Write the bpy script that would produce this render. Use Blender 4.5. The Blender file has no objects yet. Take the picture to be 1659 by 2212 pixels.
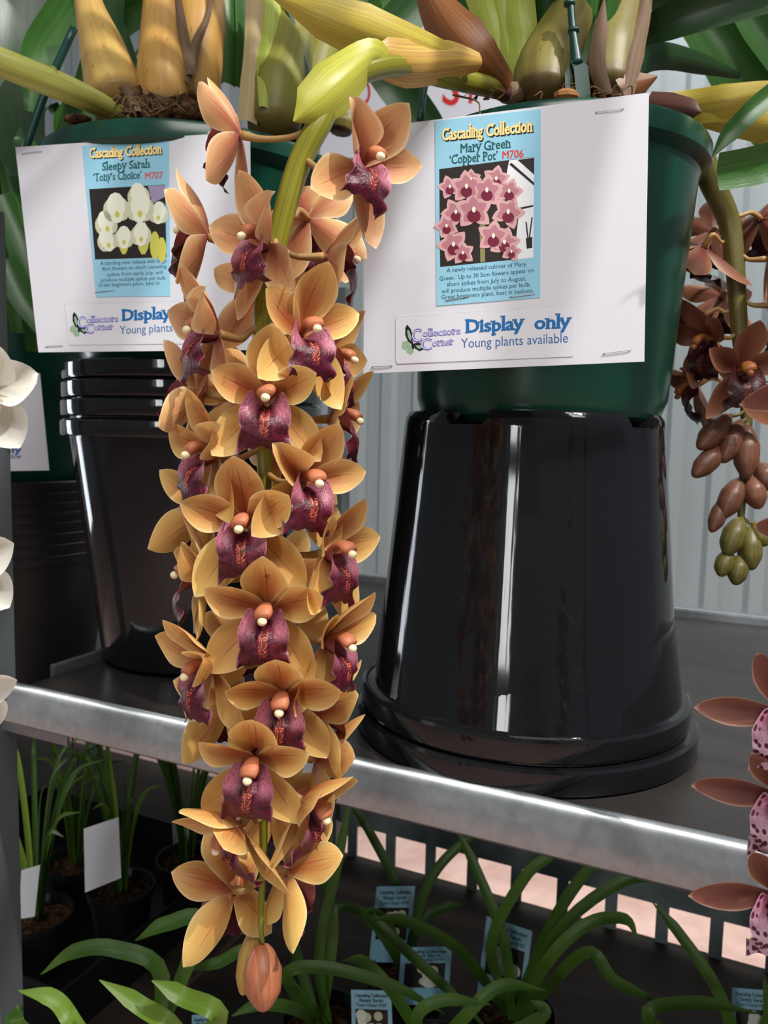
import bpy, math, random
import mathutils
from mathutils import Vector, Matrix

random.seed(7)
SC = bpy.context.scene
COL = SC.collection
D = math.radians

# ------------------------------------------------------------------ camera
FPX, CX, CY = 1680.0, 829.5, 1106.0
PITCH, ROLL = D(5.5), D(1.3)
CAM = Vector((0, 0, 1.35))
FWD = Vector((0, math.cos(PITCH), -math.sin(PITCH)))
UP0 = Vector((0, math.sin(PITCH), math.cos(PITCH)))
R0 = Vector((1, 0, 0))
RIGHT = R0 * math.cos(ROLL) + UP0 * math.sin(ROLL)
UPV = -R0 * math.sin(ROLL) + UP0 * math.cos(ROLL)
cam = bpy.data.cameras.new('camera')
camo = bpy.data.objects.new('camera', cam)
COL.objects.link(camo)
cam.sensor_fit = 'VERTICAL'
cam.sensor_height = 36.0
cam.sensor_width = 27.0
cam.lens = FPX / 2212.0 * 36.0
cam.clip_start = 0.02
cam.dof.use_dof = True
cam.dof.focus_distance = 0.50
cam.dof.aperture_fstop = cam.lens / 2.0
mr = Matrix((RIGHT, UPV, -FWD)).transposed().to_4x4()
mr.translation = CAM
camo.matrix_world = mr
SC.camera = camo

# ------------------------------------------------------------------ world and lights
w = bpy.data.worlds.new('world')
SC.world = w
w.use_nodes = True
bg = w.node_tree.nodes['Background']
bg.inputs[0].default_value = (0.80, 0.90, 1.0, 1)
bg.inputs[1].default_value = 0.16


def area(name, loc, target, sx, sy, power, color):
    l = bpy.data.lights.new(name, 'AREA')
    l.shape = 'RECTANGLE'
    l.size, l.size_y = sx, sy
    l.energy = power
    l.color = color
    o = bpy.data.objects.new(name, l)
    o.location = loc
    o.rotation_euler = (Vector(target) - Vector(loc)).to_track_quat('-Z', 'Y').to_euler()
    COL.objects.link(o)
    return o


area('shed_skylight', (0.5, -0.9, 3.4), (0.1, 0.7, 1.2), 2.0, 0.9, 60, (1.0, 0.97, 0.93))
area('lamp_tube', (0.95, -0.15, 2.9), (0.1, 0.7, 1.2), 0.03, 0.05, 38, (1.0, 0.98, 0.96))
area('doorway_light', (-1.15, -2.2, 1.32), (0.1, 0.7, 1.2), 0.34, 0.9, 14, (1.0, 1.0, 1.0))
area('side_skylight', (-3.2, 2.3, 1.4), (-0.3, 0.9, 1.2), 0.5, 1.8, 19, (0.85, 0.92, 1.0))
rl = area('rear_floor_fill', (0.35, 1.95, 2.7), (0.35, 2.0, 0.0), 2.4, 0.3, 5.5, (1.0, 0.97, 0.95))  # added light to brighten the floor behind the bench, no real opening
rl.data.spread = D(44)
area('upper_wall_fill', (0.72, 2.32, 3.15), (1.0, 2.5, 1.6), 2.6, 0.25, 27, (1.0, 1.0, 1.0))  # added fill that lightens the top of the wall, no real fitting

SC.view_settings.view_transform = 'Standard'
SC.view_settings.look = 'None'
SC.view_settings.gamma = 1.0
SC.view_settings.use_curve_mapping = False
SC.view_settings.exposure = 0.0


# ------------------------------------------------------------------ projection helpers
def ray(px, py):
    return FWD + RIGHT * ((px - CX) / FPX) - UPV * ((py - CY) / FPX)


def at(px, py, zc):
    return CAM + ray(px, py) * zc


def on_z(px, py, z):
    r = ray(px, py)
    return CAM + r * ((z - CAM.z) / r.z)


def on_y(px, py, y):
    r = ray(px, py)
    return CAM + r * (y / r.y)


def on_plane(px, py, p0, n):
    r = ray(px, py)
    return CAM + r * ((p0 - CAM).dot(n) / r.dot(n))


# ------------------------------------------------------------------ materials
def mat(name, color, rough=0.5, metal=0.0, spec=0.5, **k):
    m = bpy.data.materials.new(name)
    m.use_nodes = True
    b = m.node_tree.nodes['Principled BSDF']
    b.inputs['Base Color'].default_value = (*color, 1)
    b.inputs['Roughness'].default_value = rough
    b.inputs['Metallic'].default_value = metal
    b.inputs['Specular IOR Level'].default_value = spec
    for a, v in k.items():
        b.inputs[a].default_value = v
    return m


def srgb(r, g, b):
    f = lambda c: c / 12.92 if c <= 0.04045 else ((c + 0.055) / 1.055) ** 2.4
    return (f(r / 255), f(g / 255), f(b / 255))


class N:
    """small node builder"""
    def __init__(s, m):
        s.m, s.t = m, m.node_tree
        s.b = s.t.nodes['Principled BSDF']

    def n(s, t, **k):
        x = s.t.nodes.new(t)
        for a, v in k.items():
            setattr(x, a, v)
        return x

    def l(s, a, b):
        s.t.links.new(a, b)

    def math(s, op, a, b=None, c=None):
        x = s.n('ShaderNodeMath', operation=op)
        for i, v in enumerate((a, b, c)):
            if v is None:
                continue
            if isinstance(v, (int, float)):
                x.inputs[i].default_value = v
            else:
                s.l(v, x.inputs[i])
        return x.outputs[0]

    def mix(s, fac, a, b):
        x = s.n('ShaderNodeMix', data_type='RGBA')
        for i, v in ((0, fac), (6, a), (7, b)):
            if isinstance(v, (int, float)):
                x.inputs[i].default_value = v
            elif isinstance(v, tuple):
                x.inputs[i].default_value = (*v, 1)
            else:
                s.l(v, x.inputs[i])
        return x.outputs[2]

    def ramp(s, val, lo, hi):
        x = s.n('ShaderNodeMapRange')
        x.interpolation_type = 'SMOOTHSTEP'
        s.l(val, x.inputs[0])
        x.inputs[1].default_value, x.inputs[2].default_value = lo, hi
        return x.outputs[0]

    def uv(s):
        t = s.n('ShaderNodeTexCoord')
        x = s.n('ShaderNodeSeparateXYZ')
        s.l(t.outputs['UV'], x.inputs[0])
        return t, x.outputs[0], x.outputs[1]

    def noise(s, vec, scale, mapscale=(1, 1, 1), detail=2.0):
        mp = s.n('ShaderNodeMapping')
        mp.inputs['Scale'].default_value = mapscale
        s.l(vec, mp.inputs[0])
        x = s.n('ShaderNodeTexNoise')
        x.inputs['Scale'].default_value = scale
        x.inputs['Detail'].default_value = detail
        s.l(mp.outputs[0], x.inputs['Vector'])
        return x.outputs['Fac']

    def bump(s, h, strength, dist=0.001):
        x = s.n('ShaderNodeBump')
        x.inputs['Strength'].default_value = strength
        x.inputs['Distance'].default_value = dist
        s.l(h, x.inputs['Height'])
        s.l(x.outputs[0], s.b.inputs['Normal'])

    def col(s, c):
        s.l(c, s.b.inputs['Base Color'])

    def translucent(s, colsock, amount):
        tr = s.n('ShaderNodeBsdfTranslucent')
        if isinstance(colsock, tuple):
            tr.inputs[0].default_value = (*colsock, 1)
        else:
            s.l(colsock, tr.inputs[0])
        mx = s.n('ShaderNodeMixShader')
        mx.inputs[0].default_value = amount
        s.l(s.b.outputs[0], mx.inputs[1])
        s.l(tr.outputs[0], mx.inputs[2])
        s.l(mx.outputs[0], s.t.nodes['Material Output'].inputs['Surface'])


def petal_mat(name, gold, red, edge, base, vein=0.55, transl=0.25):
    m = mat(name, gold, 0.42, spec=0.35)
    n = N(m)
    t, u, v = n.uv()
    au = n.math('ABSOLUTE', n.math('SUBTRACT', u, 0.5))          # 0 centre .. .5 edge
    oi = n.n('ShaderNodeObjectInfo')
    mid = n.math('SUBTRACT', 1.0, n.ramp(au, 0.10, 0.47))
    low = n.math('SUBTRACT', 1.0, n.ramp(v, 0.30, 1.0))
    fac = n.math('MULTIPLY', n.math('MULTIPLY', mid, low), 0.95)
    c = n.mix(fac, gold, red)
    ns = n.noise(t.outputs['UV'], 1.0, (34, 2.2, 1), 3)
    streak = n.math('MULTIPLY', n.ramp(ns, 0.50, 0.72), n.math('MULTIPLY', mid, vein))
    c = n.mix(streak, c, red)
    line = n.math('SUBTRACT', 1.0, n.ramp(au, 0.004, 0.022))
    vv = n.math('MULTIPLY', n.math('SUBTRACT', 1.0, n.ramp(v, 0.55, 0.9)), 0.7)
    c = n.mix(n.math('MULTIPLY', line, vv), c, base)
    c = n.mix(n.math('MULTIPLY', n.math('SUBTRACT', 1.0, n.ramp(v, 0.03, 0.30)), 0.65), c, base)
    ed = n.math('MAXIMUM', n.ramp(au, 0.415, 0.50), n.ramp(v, 0.92, 1.0))
    c = n.mix(n.math('MULTIPLY', ed, 0.75), c, edge)
    hv = n.n('ShaderNodeHueSaturation')
    n.l(c, hv.inputs['Color'])
    n.l(n.math('MULTIPLY_ADD', oi.outputs['Random'], 0.20, 0.90), hv.inputs['Value'])
    n.l(n.math('MULTIPLY_ADD', oi.outputs['Random'], 0.012, 0.494), hv.inputs['Hue'])
    n.col(hv.outputs[0])
    n.bump(n.noise(t.outputs['UV'], 1.0, (46, 3, 1), 2), 0.25, 0.0006)
    n.translucent(hv.outputs[0], transl)
    return m


def lip_mat(name, dark, pink, edge, callus, spot, spotty=0.0):
    m = mat(name, dark, 0.38, spec=0.4)
    n = N(m)
    t, u, v = n.uv()
    au = n.math('ABSOLUTE', n.math('SUBTRACT', u, 0.5))
    side = n.math('MULTIPLY', n.ramp(au, 0.12, 0.30), n.math('SUBTRACT', 1.0, n.ramp(v, 0.40, 0.62)))
    ns = n.noise(t.outputs['UV'], 9.0, (1, 1, 1), 4)
    mot = n.mix(n.ramp(ns, 0.40, 0.66), dark, spot)
    c = n.mix(side, mot, pink)
    vo = n.n('ShaderNodeTexVoronoi')
    vo.inputs['Scale'].default_value = 26 if not spotty else 10
    n.l(t.outputs['UV'], vo.inputs['Vector'])
    sp = n.math('SUBTRACT', 1.0, n.ramp(vo.outputs['Distance'], 0.16, 0.30))
    if spotty:
        base = n.mix(n.ramp(v, 0.1, 0.9), pink, edge)
        sp = n.math('SUBTRACT', 1.0, n.ramp(vo.outputs['Distance'], 0.36, 0.46))
        c = n.mix(n.math('MULTIPLY', sp, spotty), base, spot)
    else:
        c = n.mix(n.math('MULTIPLY', n.math('MULTIPLY', sp, side), 0.8), c, spot)
    cal = n.math('MULTIPLY', n.math('SUBTRACT', 1.0, n.ramp(n.math('ABSOLUTE', n.math('SUBTRACT', au, 0.05)), 0.015, 0.06)),
                 n.math('MULTIPLY', n.ramp(v, 0.34, 0.5), n.math('SUBTRACT', 1.0, n.ramp(v, 0.70, 0.86))))
    cal = n.math('MULTIPLY', cal, n.ramp(n.noise(t.outputs['UV'], 30.0), 0.42, 0.62))
    c = n.mix(cal, c, callus)
    c = n.mix(n.math('MULTIPLY', n.ramp(au, 0.455, 0.5), 0.55), c, edge)
    n.col(c)
    n.bump(n.noise(t.outputs['UV'], 22.0, (1, 0.6, 1), 3), 0.6, 0.0012)
    return m


def leaf_mat(name, c1, c2, rough=0.35, transl=0.18):
    m = mat(name, c1, rough, spec=0.4)
    n = N(m)
    t, u, v = n.uv()
    ns = n.noise(t.outputs['UV'], 1.0, (26, 1.2, 1), 3)
    c = n.mix(n.ramp(ns, 0.3, 0.75), c1, c2)
    au = n.math('ABSOLUTE', n.math('SUBTRACT', u, 0.5))
    c = n.mix(n.math('MULTIPLY', n.math('SUBTRACT', 1.0, n.ramp(au, 0.005, 0.04)), 0.5), c, c2)
    oi = n.n('ShaderNodeObjectInfo')
    hv = n.n('ShaderNodeHueSaturation')
    n.l(c, hv.inputs['Color'])
    n.l(n.math('MULTIPLY_ADD', oi.outputs['Random'], 0.4, 0.8), hv.inputs['Value'])
    n.col(hv.outputs[0])
    n.bump(n.noise(t.outputs['UV'], 1.0, (60, 1.5, 1), 2), 0.2, 0.0006)
    n.translucent(hv.outputs[0], transl)
    return m


def bulb_mat(name, c1, c2, fleck, fl=0.6):
    m = mat(name, c1, 0.45, spec=0.35)
    n = N(m)
    t, u, v = n.uv()
    ns = n.noise(t.outputs['UV'], 1.0, (14, 1.0, 1), 4)
    c = n.mix(n.ramp(ns, 0.35, 0.7), c1, c2)
    n2 = n.noise(t.outputs['UV'], 1.0, (60, 12, 1), 2)
    c = n.mix(n.math('MULTIPLY', n.ramp(n2, 0.66, 0.74), fl), c, fleck)
    c = n.mix(n.math('MULTIPLY', n.math('SUBTRACT', 1.0, n.ramp(v, 0.02, 0.16)), 0.6), c, fleck)
    n.col(c)
    n.bump(ns, 0.3, 0.002)
    return m


M = {}
M['petal'] = petal_mat('petal_copper', srgb(232, 184, 110), srgb(186, 104, 56), srgb(246, 222, 168), srgb(150, 66, 58), 0.6)
M['petal_lower'] = petal_mat('petal_copper_lower', srgb(236, 194, 112), srgb(216, 156, 88), srgb(242, 216, 160), srgb(176, 100, 74), 0.35)
M['petal_pale'] = petal_mat('petal_copper_pale', srgb(228, 180, 126), srgb(192, 118, 80), srgb(248, 226, 184), srgb(170, 88, 84), 0.5)
M['petal_back'] = petal_mat('petal_copper_shaded', srgb(140, 92, 66), srgb(112, 60, 45), srgb(168, 120, 90), srgb(96, 44, 44), 0.4, 0.1)  # copper petals of the second spike, its shade put into the colour
M['bud_shaded'] = leaf_mat('bud_shaded', srgb(120, 78, 56), srgb(98, 60, 44), 0.4, 0.03)  # second spike's buds, darkened in colour for the shade there
M['bud'] = leaf_mat('bud_copper', srgb(154, 88, 62), srgb(174, 112, 74), 0.4, 0.05)
M['petal_rose'] = petal_mat('petal_rose', srgb(128, 78, 64), srgb(104, 54, 46), srgb(200, 158, 136), srgb(104, 42, 46), 0.4, 0.1)
M['petal_white'] = petal_mat('petal_white', srgb(240, 238, 226), srgb(238, 234, 216), srgb(244, 243, 238), srgb(232, 222, 180), 0.1, 0.3)
M['lip'] = lip_mat('lip_maroon', srgb(90, 16, 38), srgb(168, 96, 112), srgb(184, 112, 126), srgb(214, 104, 70), srgb(58, 8, 26))
M['lip_dark'] = lip_mat('lip_dark', srgb(52, 18, 24), srgb(80, 36, 40), srgb(90, 50, 50), srgb(140, 80, 40), srgb(40, 8, 20))  # shaded copy of the maroon lip, the dimness is in the colours
M['lip_spot'] = lip_mat('lip_spotted', srgb(130, 50, 80), srgb(146, 78, 104), srgb(198, 164, 178), srgb(220, 190, 190), srgb(74, 10, 38), 1.0)
M['lip_white'] = lip_mat('lip_cream', srgb(240, 232, 205), srgb(238, 226, 200), srgb(240, 236, 220), srgb(230, 200, 90), srgb(236, 220, 190))
M['column'] = mat('column', srgb(190, 116, 80), 0.5, spec=0.4)
M['column_brown'] = mat('column_brown', srgb(170, 105, 55), 0.4)  # column of the second spike, shade included in its colour
M['column_cream'] = mat('column_cream', srgb(236, 216, 180), 0.4)
M['anther'] = mat('anther_cream', srgb(250, 236, 190), 0.35, spec=0.5)
M['pedicel'] = leaf_mat('pedicel', srgb(176, 138, 88), srgb(150, 118, 62), 0.4, 0.0)
M['spike_stem'] = leaf_mat('spike_stem', srgb(142, 140, 44), srgb(112, 108, 30), 0.3, 0.0)
M['spike_stem_dark'] = leaf_mat('spike_stem_dark', srgb(108, 100, 48), srgb(84, 78, 34), 0.4, 0.0)  # darker copy of spike_stem, with the second spike's shade in its colour
M['bract_yellow'] = leaf_mat('bract_yellow', srgb(190, 174, 70), srgb(166, 140, 62), 0.4, 0.15)
M['bract_lime'] = leaf_mat('bract_lime', srgb(184, 184, 70), srgb(166, 160, 60), 0.38, 0.2)
M['bract_brown'] = leaf_mat('bract_brown', srgb(146, 96, 54), srgb(116, 66, 38), 0.42, 0.08)
M['bract_tan'] = leaf_mat('bract_tan', srgb(186, 158, 72), srgb(160, 108, 60), 0.42, 0.1)
M['bract_purple'] = leaf_mat('bract_purple', srgb(96, 62, 52), srgb(80, 46, 44), 0.45, 0.05)
M['leaf'] = leaf_mat('leaf_green', srgb(62, 104, 44), srgb(48, 88, 38), 0.32, 0.15)
M['leaf_dark'] = leaf_mat('leaf_dark', srgb(48, 78, 42), srgb(36, 62, 34), 0.32, 0.1)
M['leaf_bright'] = leaf_mat('leaf_bright', srgb(128, 158, 58), srgb(104, 140, 44), 0.35, 0.2)
M['leaf_grass'] = leaf_mat('leaf_grass', srgb(84, 122, 44), srgb(62, 98, 34), 0.35, 0.2)
M['leaf_base'] = leaf_mat('leaf_base', srgb(176, 184, 86), srgb(146, 160, 56), 0.4, 0.12)
M['sheath'] = leaf_mat('sheath_pale', srgb(196, 172, 134), srgb(170, 150, 92), 0.55, 0.08)
M['sheath_dry'] = leaf_mat('sheath_dry', srgb(112, 88, 64), srgb(86, 64, 48), 0.7, 0.05)
M['bulb_tan'] = bulb_mat('bulb_tan', srgb(204, 172, 98), srgb(186, 144, 80), srgb(104, 68, 40))
M['bulb_orange'] = bulb_mat('bulb_orange', srgb(202, 158, 84), srgb(184, 134, 70), srgb(96, 62, 38))
M['bulb_green'] = bulb_mat('bulb_green', srgb(140, 138, 56), srgb(116, 112, 44), srgb(100, 80, 50), 0.4)
M['bulb_olive'] = bulb_mat('bulb_olive', srgb(128, 118, 56), srgb(104, 92, 44), srgb(78, 50, 38), 0.5)
M['cane'] = bulb_mat('cane_green', srgb(184, 186, 96), srgb(162, 160, 74), srgb(170, 150, 90), 0.3)
M['coir'] = mat('coir', srgb(70, 48, 34), 0.9, spec=0.1)
_n = N(M['coir'])
_t = _n.n('ShaderNodeTexCoord')
_ns = _n.noise(_t.outputs['Object'], 120, (1, 1, 1), 4)
_n.col(_n.mix(_n.ramp(_ns, 0.35, 0.7), srgb(44, 30, 22), srgb(112, 80, 54)))
_n.bump(_ns, 1.0, 0.004)
M['root'] = mat('dry_root', srgb(128, 96, 66), 0.8, spec=0.1)
M['bark'] = mat('bark_chip', srgb(150, 106, 66), 0.9, spec=0.1)

M['black'] = mat('black_plastic', (0.0075, 0.0075, 0.009), 0.07, spec=0.5)
_n = N(M['black'])
_t = _n.n('ShaderNodeTexCoord')
_a = _n.noise(_t.outputs['UV'], 1.0, (40, 7, 1), 3)
_b = _n.noise(_t.outputs['UV'], 1.0, (230, 3, 1), 1)
_n.bump(_n.math('ADD', _a, _n.math('MULTIPLY', _b, 0.42)), 1.0, 0.00016)
M['black_matt'] = mat('black_matt_plastic', (0.010, 0.010, 0.011), 0.38, spec=0.4)
M['green_plastic'] = mat('green_plastic', srgb(20, 64, 50), 0.24, spec=0.5)
M['hanger'] = mat('green_hanger', srgb(22, 66, 58), 0.35, spec=0.5)
M['card'] = mat('white_card', srgb(212, 212, 219), 0.55, spec=0.3)
M['sticker'] = mat('white_sticker', srgb(216, 216, 223), 0.3, spec=0.5)
M['label'] = mat('blue_label', srgb(148, 202, 224), 0.25, spec=0.5)
M['staple'] = mat('staple_steel', (0.45, 0.45, 0.46), 0.3, 1.0)
for nm, c in dict(ink_gold=(246, 220, 148), ink_dark=(40, 38, 34), ink_teal=(24, 84, 84), ink_red=(216, 66, 56), ink_navy=(24, 62, 92),
                  ink_blue=(24, 104, 168), ink_blue_thin=(44, 98, 160), ink_violet=(92, 92, 176), ink_lilac=(214, 212, 240),
                  pic_dark=(44, 38, 36), pic_white=(232, 234, 238), pic_pink=(214, 168, 168), pic_pink_dark=(186, 126, 136),
                  pic_maroon=(116, 34, 58), pic_green=(142, 136, 90), pic_cream=(236, 238, 218), pic_cream_shade=(206, 208, 176), pic_yellow=(206, 202, 90),
                  fly_dark=(28, 36, 32), fly_green=(150, 180, 150), hairline=(202, 202, 208), ink_sign=(198, 48, 48), pic_lilac=(160, 150, 180)).items():
    M[nm] = mat(nm, srgb(*c), 0.4, spec=0.3)
M['galv'] = mat('galvanised_steel', srgb(152, 156, 160), 0.36, 0.75)
_n = N(M['galv'])
_t = _n.n('ShaderNodeTexCoord')
_v = _n.n('ShaderNodeTexVoronoi')
_v.inputs['Scale'].default_value = 160
_n.l(_t.outputs['Object'], _v.inputs['Vector'])
_n.col(_n.mix(_v.outputs['Color'], srgb(148, 152, 155), srgb(160, 164, 167)))
_ns = _n.noise(_t.outputs['Object'], 60, (1, 1, 1), 3)
_n.l(_n.math('MULTIPLY_ADD', _ns, 0.25, 0.25), _n.b.inputs['Roughness'])
M['galv_dull'] = mat('galvanised_dull', srgb(112, 122, 122), 0.55, 0.4)
_n = N(M['galv_dull'])
_t = _n.n('ShaderNodeTexCoord')
_ns = _n.noise(_t.outputs['Object'], 14, (1, 1, 1), 5)
_n.col(_n.mix(_n.ramp(_ns, 0.3, 0.7), srgb(120, 132, 130), srgb(160, 168, 166)))
M['post'] = mat('post_grey', srgb(104, 110, 112), 0.45, 0.35)
M['board'] = mat('dark_board', srgb(66, 58, 52), 0.34, spec=0.28)
_n = N(M['board'])
_t = _n.n('ShaderNodeTexCoord')
_ns = _n.noise(_t.outputs['Object'], 5, (1, 1, 1), 6)
_n.col(_n.mix(_n.ramp(_ns, 0.3, 0.7), srgb(38, 35, 34), srgb(54, 50, 48)))
_n2 = _n.noise(_t.outputs['Object'], 90, (1, 1, 1), 3)
_n.l(_n.math('MULTIPLY_ADD', _n2, 0.18, 0.26), _n.b.inputs['Roughness'])
M['lower_board'] = mat('brown_board', srgb(70, 57, 47), 0.6, spec=0.3)
_n = N(M['lower_board'])
_t = _n.n('ShaderNodeTexCoord')
_ns = _n.noise(_t.outputs['Object'], 6, (1, 6, 1), 5)
_n.col(_n.mix(_n.ramp(_ns, 0.3, 0.7), srgb(40, 33, 28), srgb(60, 50, 42)))
M['wall'] = mat('painted_sheet', srgb(150, 159, 162), 0.42, spec=0.4)
M['floor'] = mat('pink_concrete', srgb(214, 178, 166), 0.8, spec=0.2)
_n = N(M['floor'])
_t = _n.n('ShaderNodeTexCoord')
_ns = _n.noise(_t.outputs['Object'], 9, (1, 1, 1), 5)
_n.col(_n.mix(_n.ramp(_ns, 0.3, 0.7), srgb(200, 164, 152), srgb(224, 192, 180)))
M['tag'] = mat('white_tag', srgb(222, 224, 228), 0.5)
M['clear'] = mat('smoky_plastic', srgb(70, 72, 70), 0.2, spec=0.5)

# ------------------------------------------------------------------ mesh helpers
WM = {}


def link(o, parent=None, m=None):
    COL.objects.link(o)
    m = m or Matrix.Identity(4)
    if parent is not None:
        o.parent = parent
        o.matrix_local = WM[parent.name].inverted() @ m
    else:
        o.matrix_world = m
    WM[o.name] = m
    return o


def mesh(name, verts, faces, mats, uvs=None, fm=None, smooth=True):
    me = bpy.data.meshes.new(name)
    me.from_pydata([tuple(v) for v in verts], [], faces)
    for x in (mats if isinstance(mats, (list, tuple)) else [mats]):
        me.materials.append(x)
    if uvs:
        ul = me.uv_layers.new(name='UVMap')
        for lp in me.loops:
            ul.data[lp.index].uv = uvs[lp.vertex_index]
    if fm:
        for p, i in zip(me.polygons, fm):
            p.material_index = i
    if smooth:
        for p in me.polygons:
            p.use_smooth = True
    if name in ('body',):
        me.set_sharp_from_angle(angle=D(28))
    me.update()
    return me


def tag(o, label=None, cat=None, group=None, kind=None):
    for k, v in (('label', label), ('category', cat), ('group', group), ('kind', kind)):
        if v:
            o[k] = v
    return o


def thing(name, loc, label, cat, group=None, rz=0.0):
    o = bpy.data.objects.new(name, None)
    o.empty_display_size = 0.05
    link(o, None, Matrix.Translation(Vector(loc)) @ Matrix.Rotation(rz, 4, 'Z'))
    return tag(o, label, cat, group)


def part(name, geo, mats, parent=None, frame=None, smooth=True, origin=None):
    """geo = (verts, faces[, uvs[, fm]]) in world coordinates, or local to `frame` (a matrix) when given."""
    v, f = geo[0], geo[1]
    uvs = geo[2] if len(geo) > 2 else None
    fm = geo[3] if len(geo) > 3 else None
    if frame is None:
        if parent is not None:
            frame = WM[parent.name]
        else:
            frame = Matrix.Translation(Vector(origin) if origin is not None else sum((Vector(x) for x in v), Vector()) / len(v))
        inv = frame.inverted()
        v = [inv @ Vector(x) for x in v]
    o = bpy.data.objects.new(name, mesh(name, v, f, mats, uvs, fm, smooth))
    return link(o, parent, frame)


def join(*gs):
    V, F, U, FM = [], [], [], []
    anyuv = any(len(g) > 2 and g[2] for g in gs)
    for g in gs:
        b = len(V)
        V += list(g[0])
        F += [tuple(i + b for i in f) for f in g[1]]
        U += list(g[2]) if len(g) > 2 and g[2] else [(0.5, 0.5)] * len(g[0])
        FM += list(g[3]) if len(g) > 3 and g[3] else [0] * len(g[1])
    return V, F, (U if anyuv else None), FM


def setmat(g, i):
    return (g[0], g[1], g[2] if len(g) > 2 else None, [i] * len(g[1]))


def crom(pts, n):
    pts = [Vector(p) for p in pts]
    if len(pts) == 2:
        return [pts[0].lerp(pts[1], i / n) for i in range(n + 1)]
    P = [pts[0] * 2 - pts[1]] + pts + [pts[-1] * 2 - pts[-2]]
    out = []
    seg = len(pts) - 1
    for i in range(n + 1):
        x = i / n * seg
        k = min(int(x), seg - 1)
        t = x - k
        a, b, c, d = P[k], P[k + 1], P[k + 2], P[k + 3]
        out.append(0.5 * ((2 * b) + (c - a) * t + (2 * a - 5 * b + 4 * c - d) * t * t + (3 * b - a - 3 * c + d) * t ** 3))
    return out


def lerpl(vals, n):
    out = []
    for i in range(n + 1):
        x = i / n * (len(vals) - 1)
        k = min(int(x), len(vals) - 2)
        t = x - k
        out.append(vals[k] * (1 - t) + vals[k + 1] * t)
    return out


def tangents(p):
    return [((p[min(i + 1, len(p) - 1)] - p[max(i - 1, 0)]).normalized()) for i in range(len(p))]


def tube(pts, radii, n=12, segs=10, caps=True, flat=1.0, hint=None):
    p = crom(pts, n)
    r = lerpl(radii if isinstance(radii, (list, tuple)) else [radii, radii], n)
    T = tangents(p)
    h = Vector(hint) if hint is not None else Vector((0.31, -0.9, 0.17))
    V, U, Fc = [], [], []
    a = h.cross(T[0]).normalized()
    for i in range(n + 1):
        a = (a - T[i] * a.dot(T[i])).normalized()
        b = T[i].cross(a)
        for j in range(segs):
            th = 2 * math.pi * j / segs
            V.append(p[i] + a * math.cos(th) * r[i] + b * math.sin(th) * r[i] * flat)
            U.append((j / segs, i / n))
    for i in range(n):
        for j in range(segs):
            k = (j + 1) % segs
            Fc.append((i * segs + j, i * segs + k, (i + 1) * segs + k, (i + 1) * segs + j))
    if caps:
        Fc.append(tuple(reversed(range(segs))))
        Fc.append(tuple(range(n * segs, (n + 1) * segs)))
    return V, Fc, U


def ribbon(pts, widths, hint=None, fold=0.25, n=16, m=6, thick=0.0, roll=0.0):
    """leaf blade: pts along midrib, full widths, fold: depth of the V/cup as a share of the half width (towards hint)."""
    p = crom(pts, n)
    wd = lerpl(widths, n)
    T = tangents(p)
    V, U, Fc = [], [], []
    for i in range(n + 1):
        h = Vector(hint) if hint is not None else (CAM - p[i])
        s = T[i].cross(h)
        if s.length < 1e-6:
            s = Vector((1, 0, 0))
        s.normalize()
        nn = s.cross(T[i]).normalized()
        if roll:
            q = Matrix.Rotation(roll * (i / n), 3, T[i])
            s, nn = q @ s, q @ nn
        for j in range(m + 1):
            a = j / m * 2 - 1
            V.append(p[i] + s * a * wd[i] / 2 + nn * (abs(a) ** 1.5) * fold * wd[i] / 2)
            U.append((j / m, i / n))
    for i in range(n):
        for j in range(m):
            b = i * (m + 1) + j
            Fc.append((b, b + 1, b + m + 2, b + m + 1))
    return V, Fc, U


def box(x0, x1, y0, y1, z0, z1, bevel=0.0):
    if bevel <= 0:
        V = [(x, y, z) for z in (z0, z1) for y in (y0, y1) for x in (x0, x1)]
        return V, [(0, 2, 3, 1), (4, 5, 7, 6), (0, 1, 5, 4), (2, 6, 7, 3), (0, 4, 6, 2), (1, 3, 7, 5)]
    import bmesh
    bm = bmesh.new()
    bmesh.ops.create_cube(bm, size=1.0)
    for v in bm.verts:
        v.co = Vector(((x0 + x1) / 2 + v.co.x * (x1 - x0), (y0 + y1) / 2 + v.co.y * (y1 - y0), (z0 + z1) / 2 + v.co.z * (z1 - z0)))
    bmesh.ops.bevel(bm, geom=list(bm.edges), offset=bevel, segments=2, affect='EDGES', profile=0.6)
    bm.verts.index_update()
    g = ([v.co.copy() for v in bm.verts], [tuple(v.index for v in f.verts) for f in bm.faces])
    bm.free()
    return g


def lathe(prof, segs=72, notch=None):
    """prof: list of (r, z); notch(theta, index) -> dz"""
    V, Fc, U = [], [], []
    for i, (r, z) in enumerate(prof):
        for j in range(segs):
            th = 2 * math.pi * j / segs
            dz = notch(th, i) if notch else 0.0
            V.append(Vector((r * math.cos(th), r * math.sin(th), z + dz)))
            U.append((j / segs, i / (len(prof) - 1)))
    for i in range(len(prof) - 1):
        for j in range(segs):
            k = (j + 1) % segs
            Fc.append((i * segs + j, i * segs + k, (i + 1) * segs + k, (i + 1) * segs + j))
    return V, Fc, U


def ball(c, r, rx=1.0, ry=1.0, rz=1.0, n=8, m=12):
    prof = [(max(1e-5, math.sin(math.pi * i / n)), math.cos(math.pi * i / n)) for i in range(n + 1)]
    V, Fc, U = lathe(list(reversed(prof)), m)
    return [Vector(c) + Vector((v.x * r * rx, v.y * r * ry, v.z * r * rz)) for v in V], Fc, U


def xform(g, m):
    return ([m @ Vector(v) for v in g[0]],) + tuple(g[1:])


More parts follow.
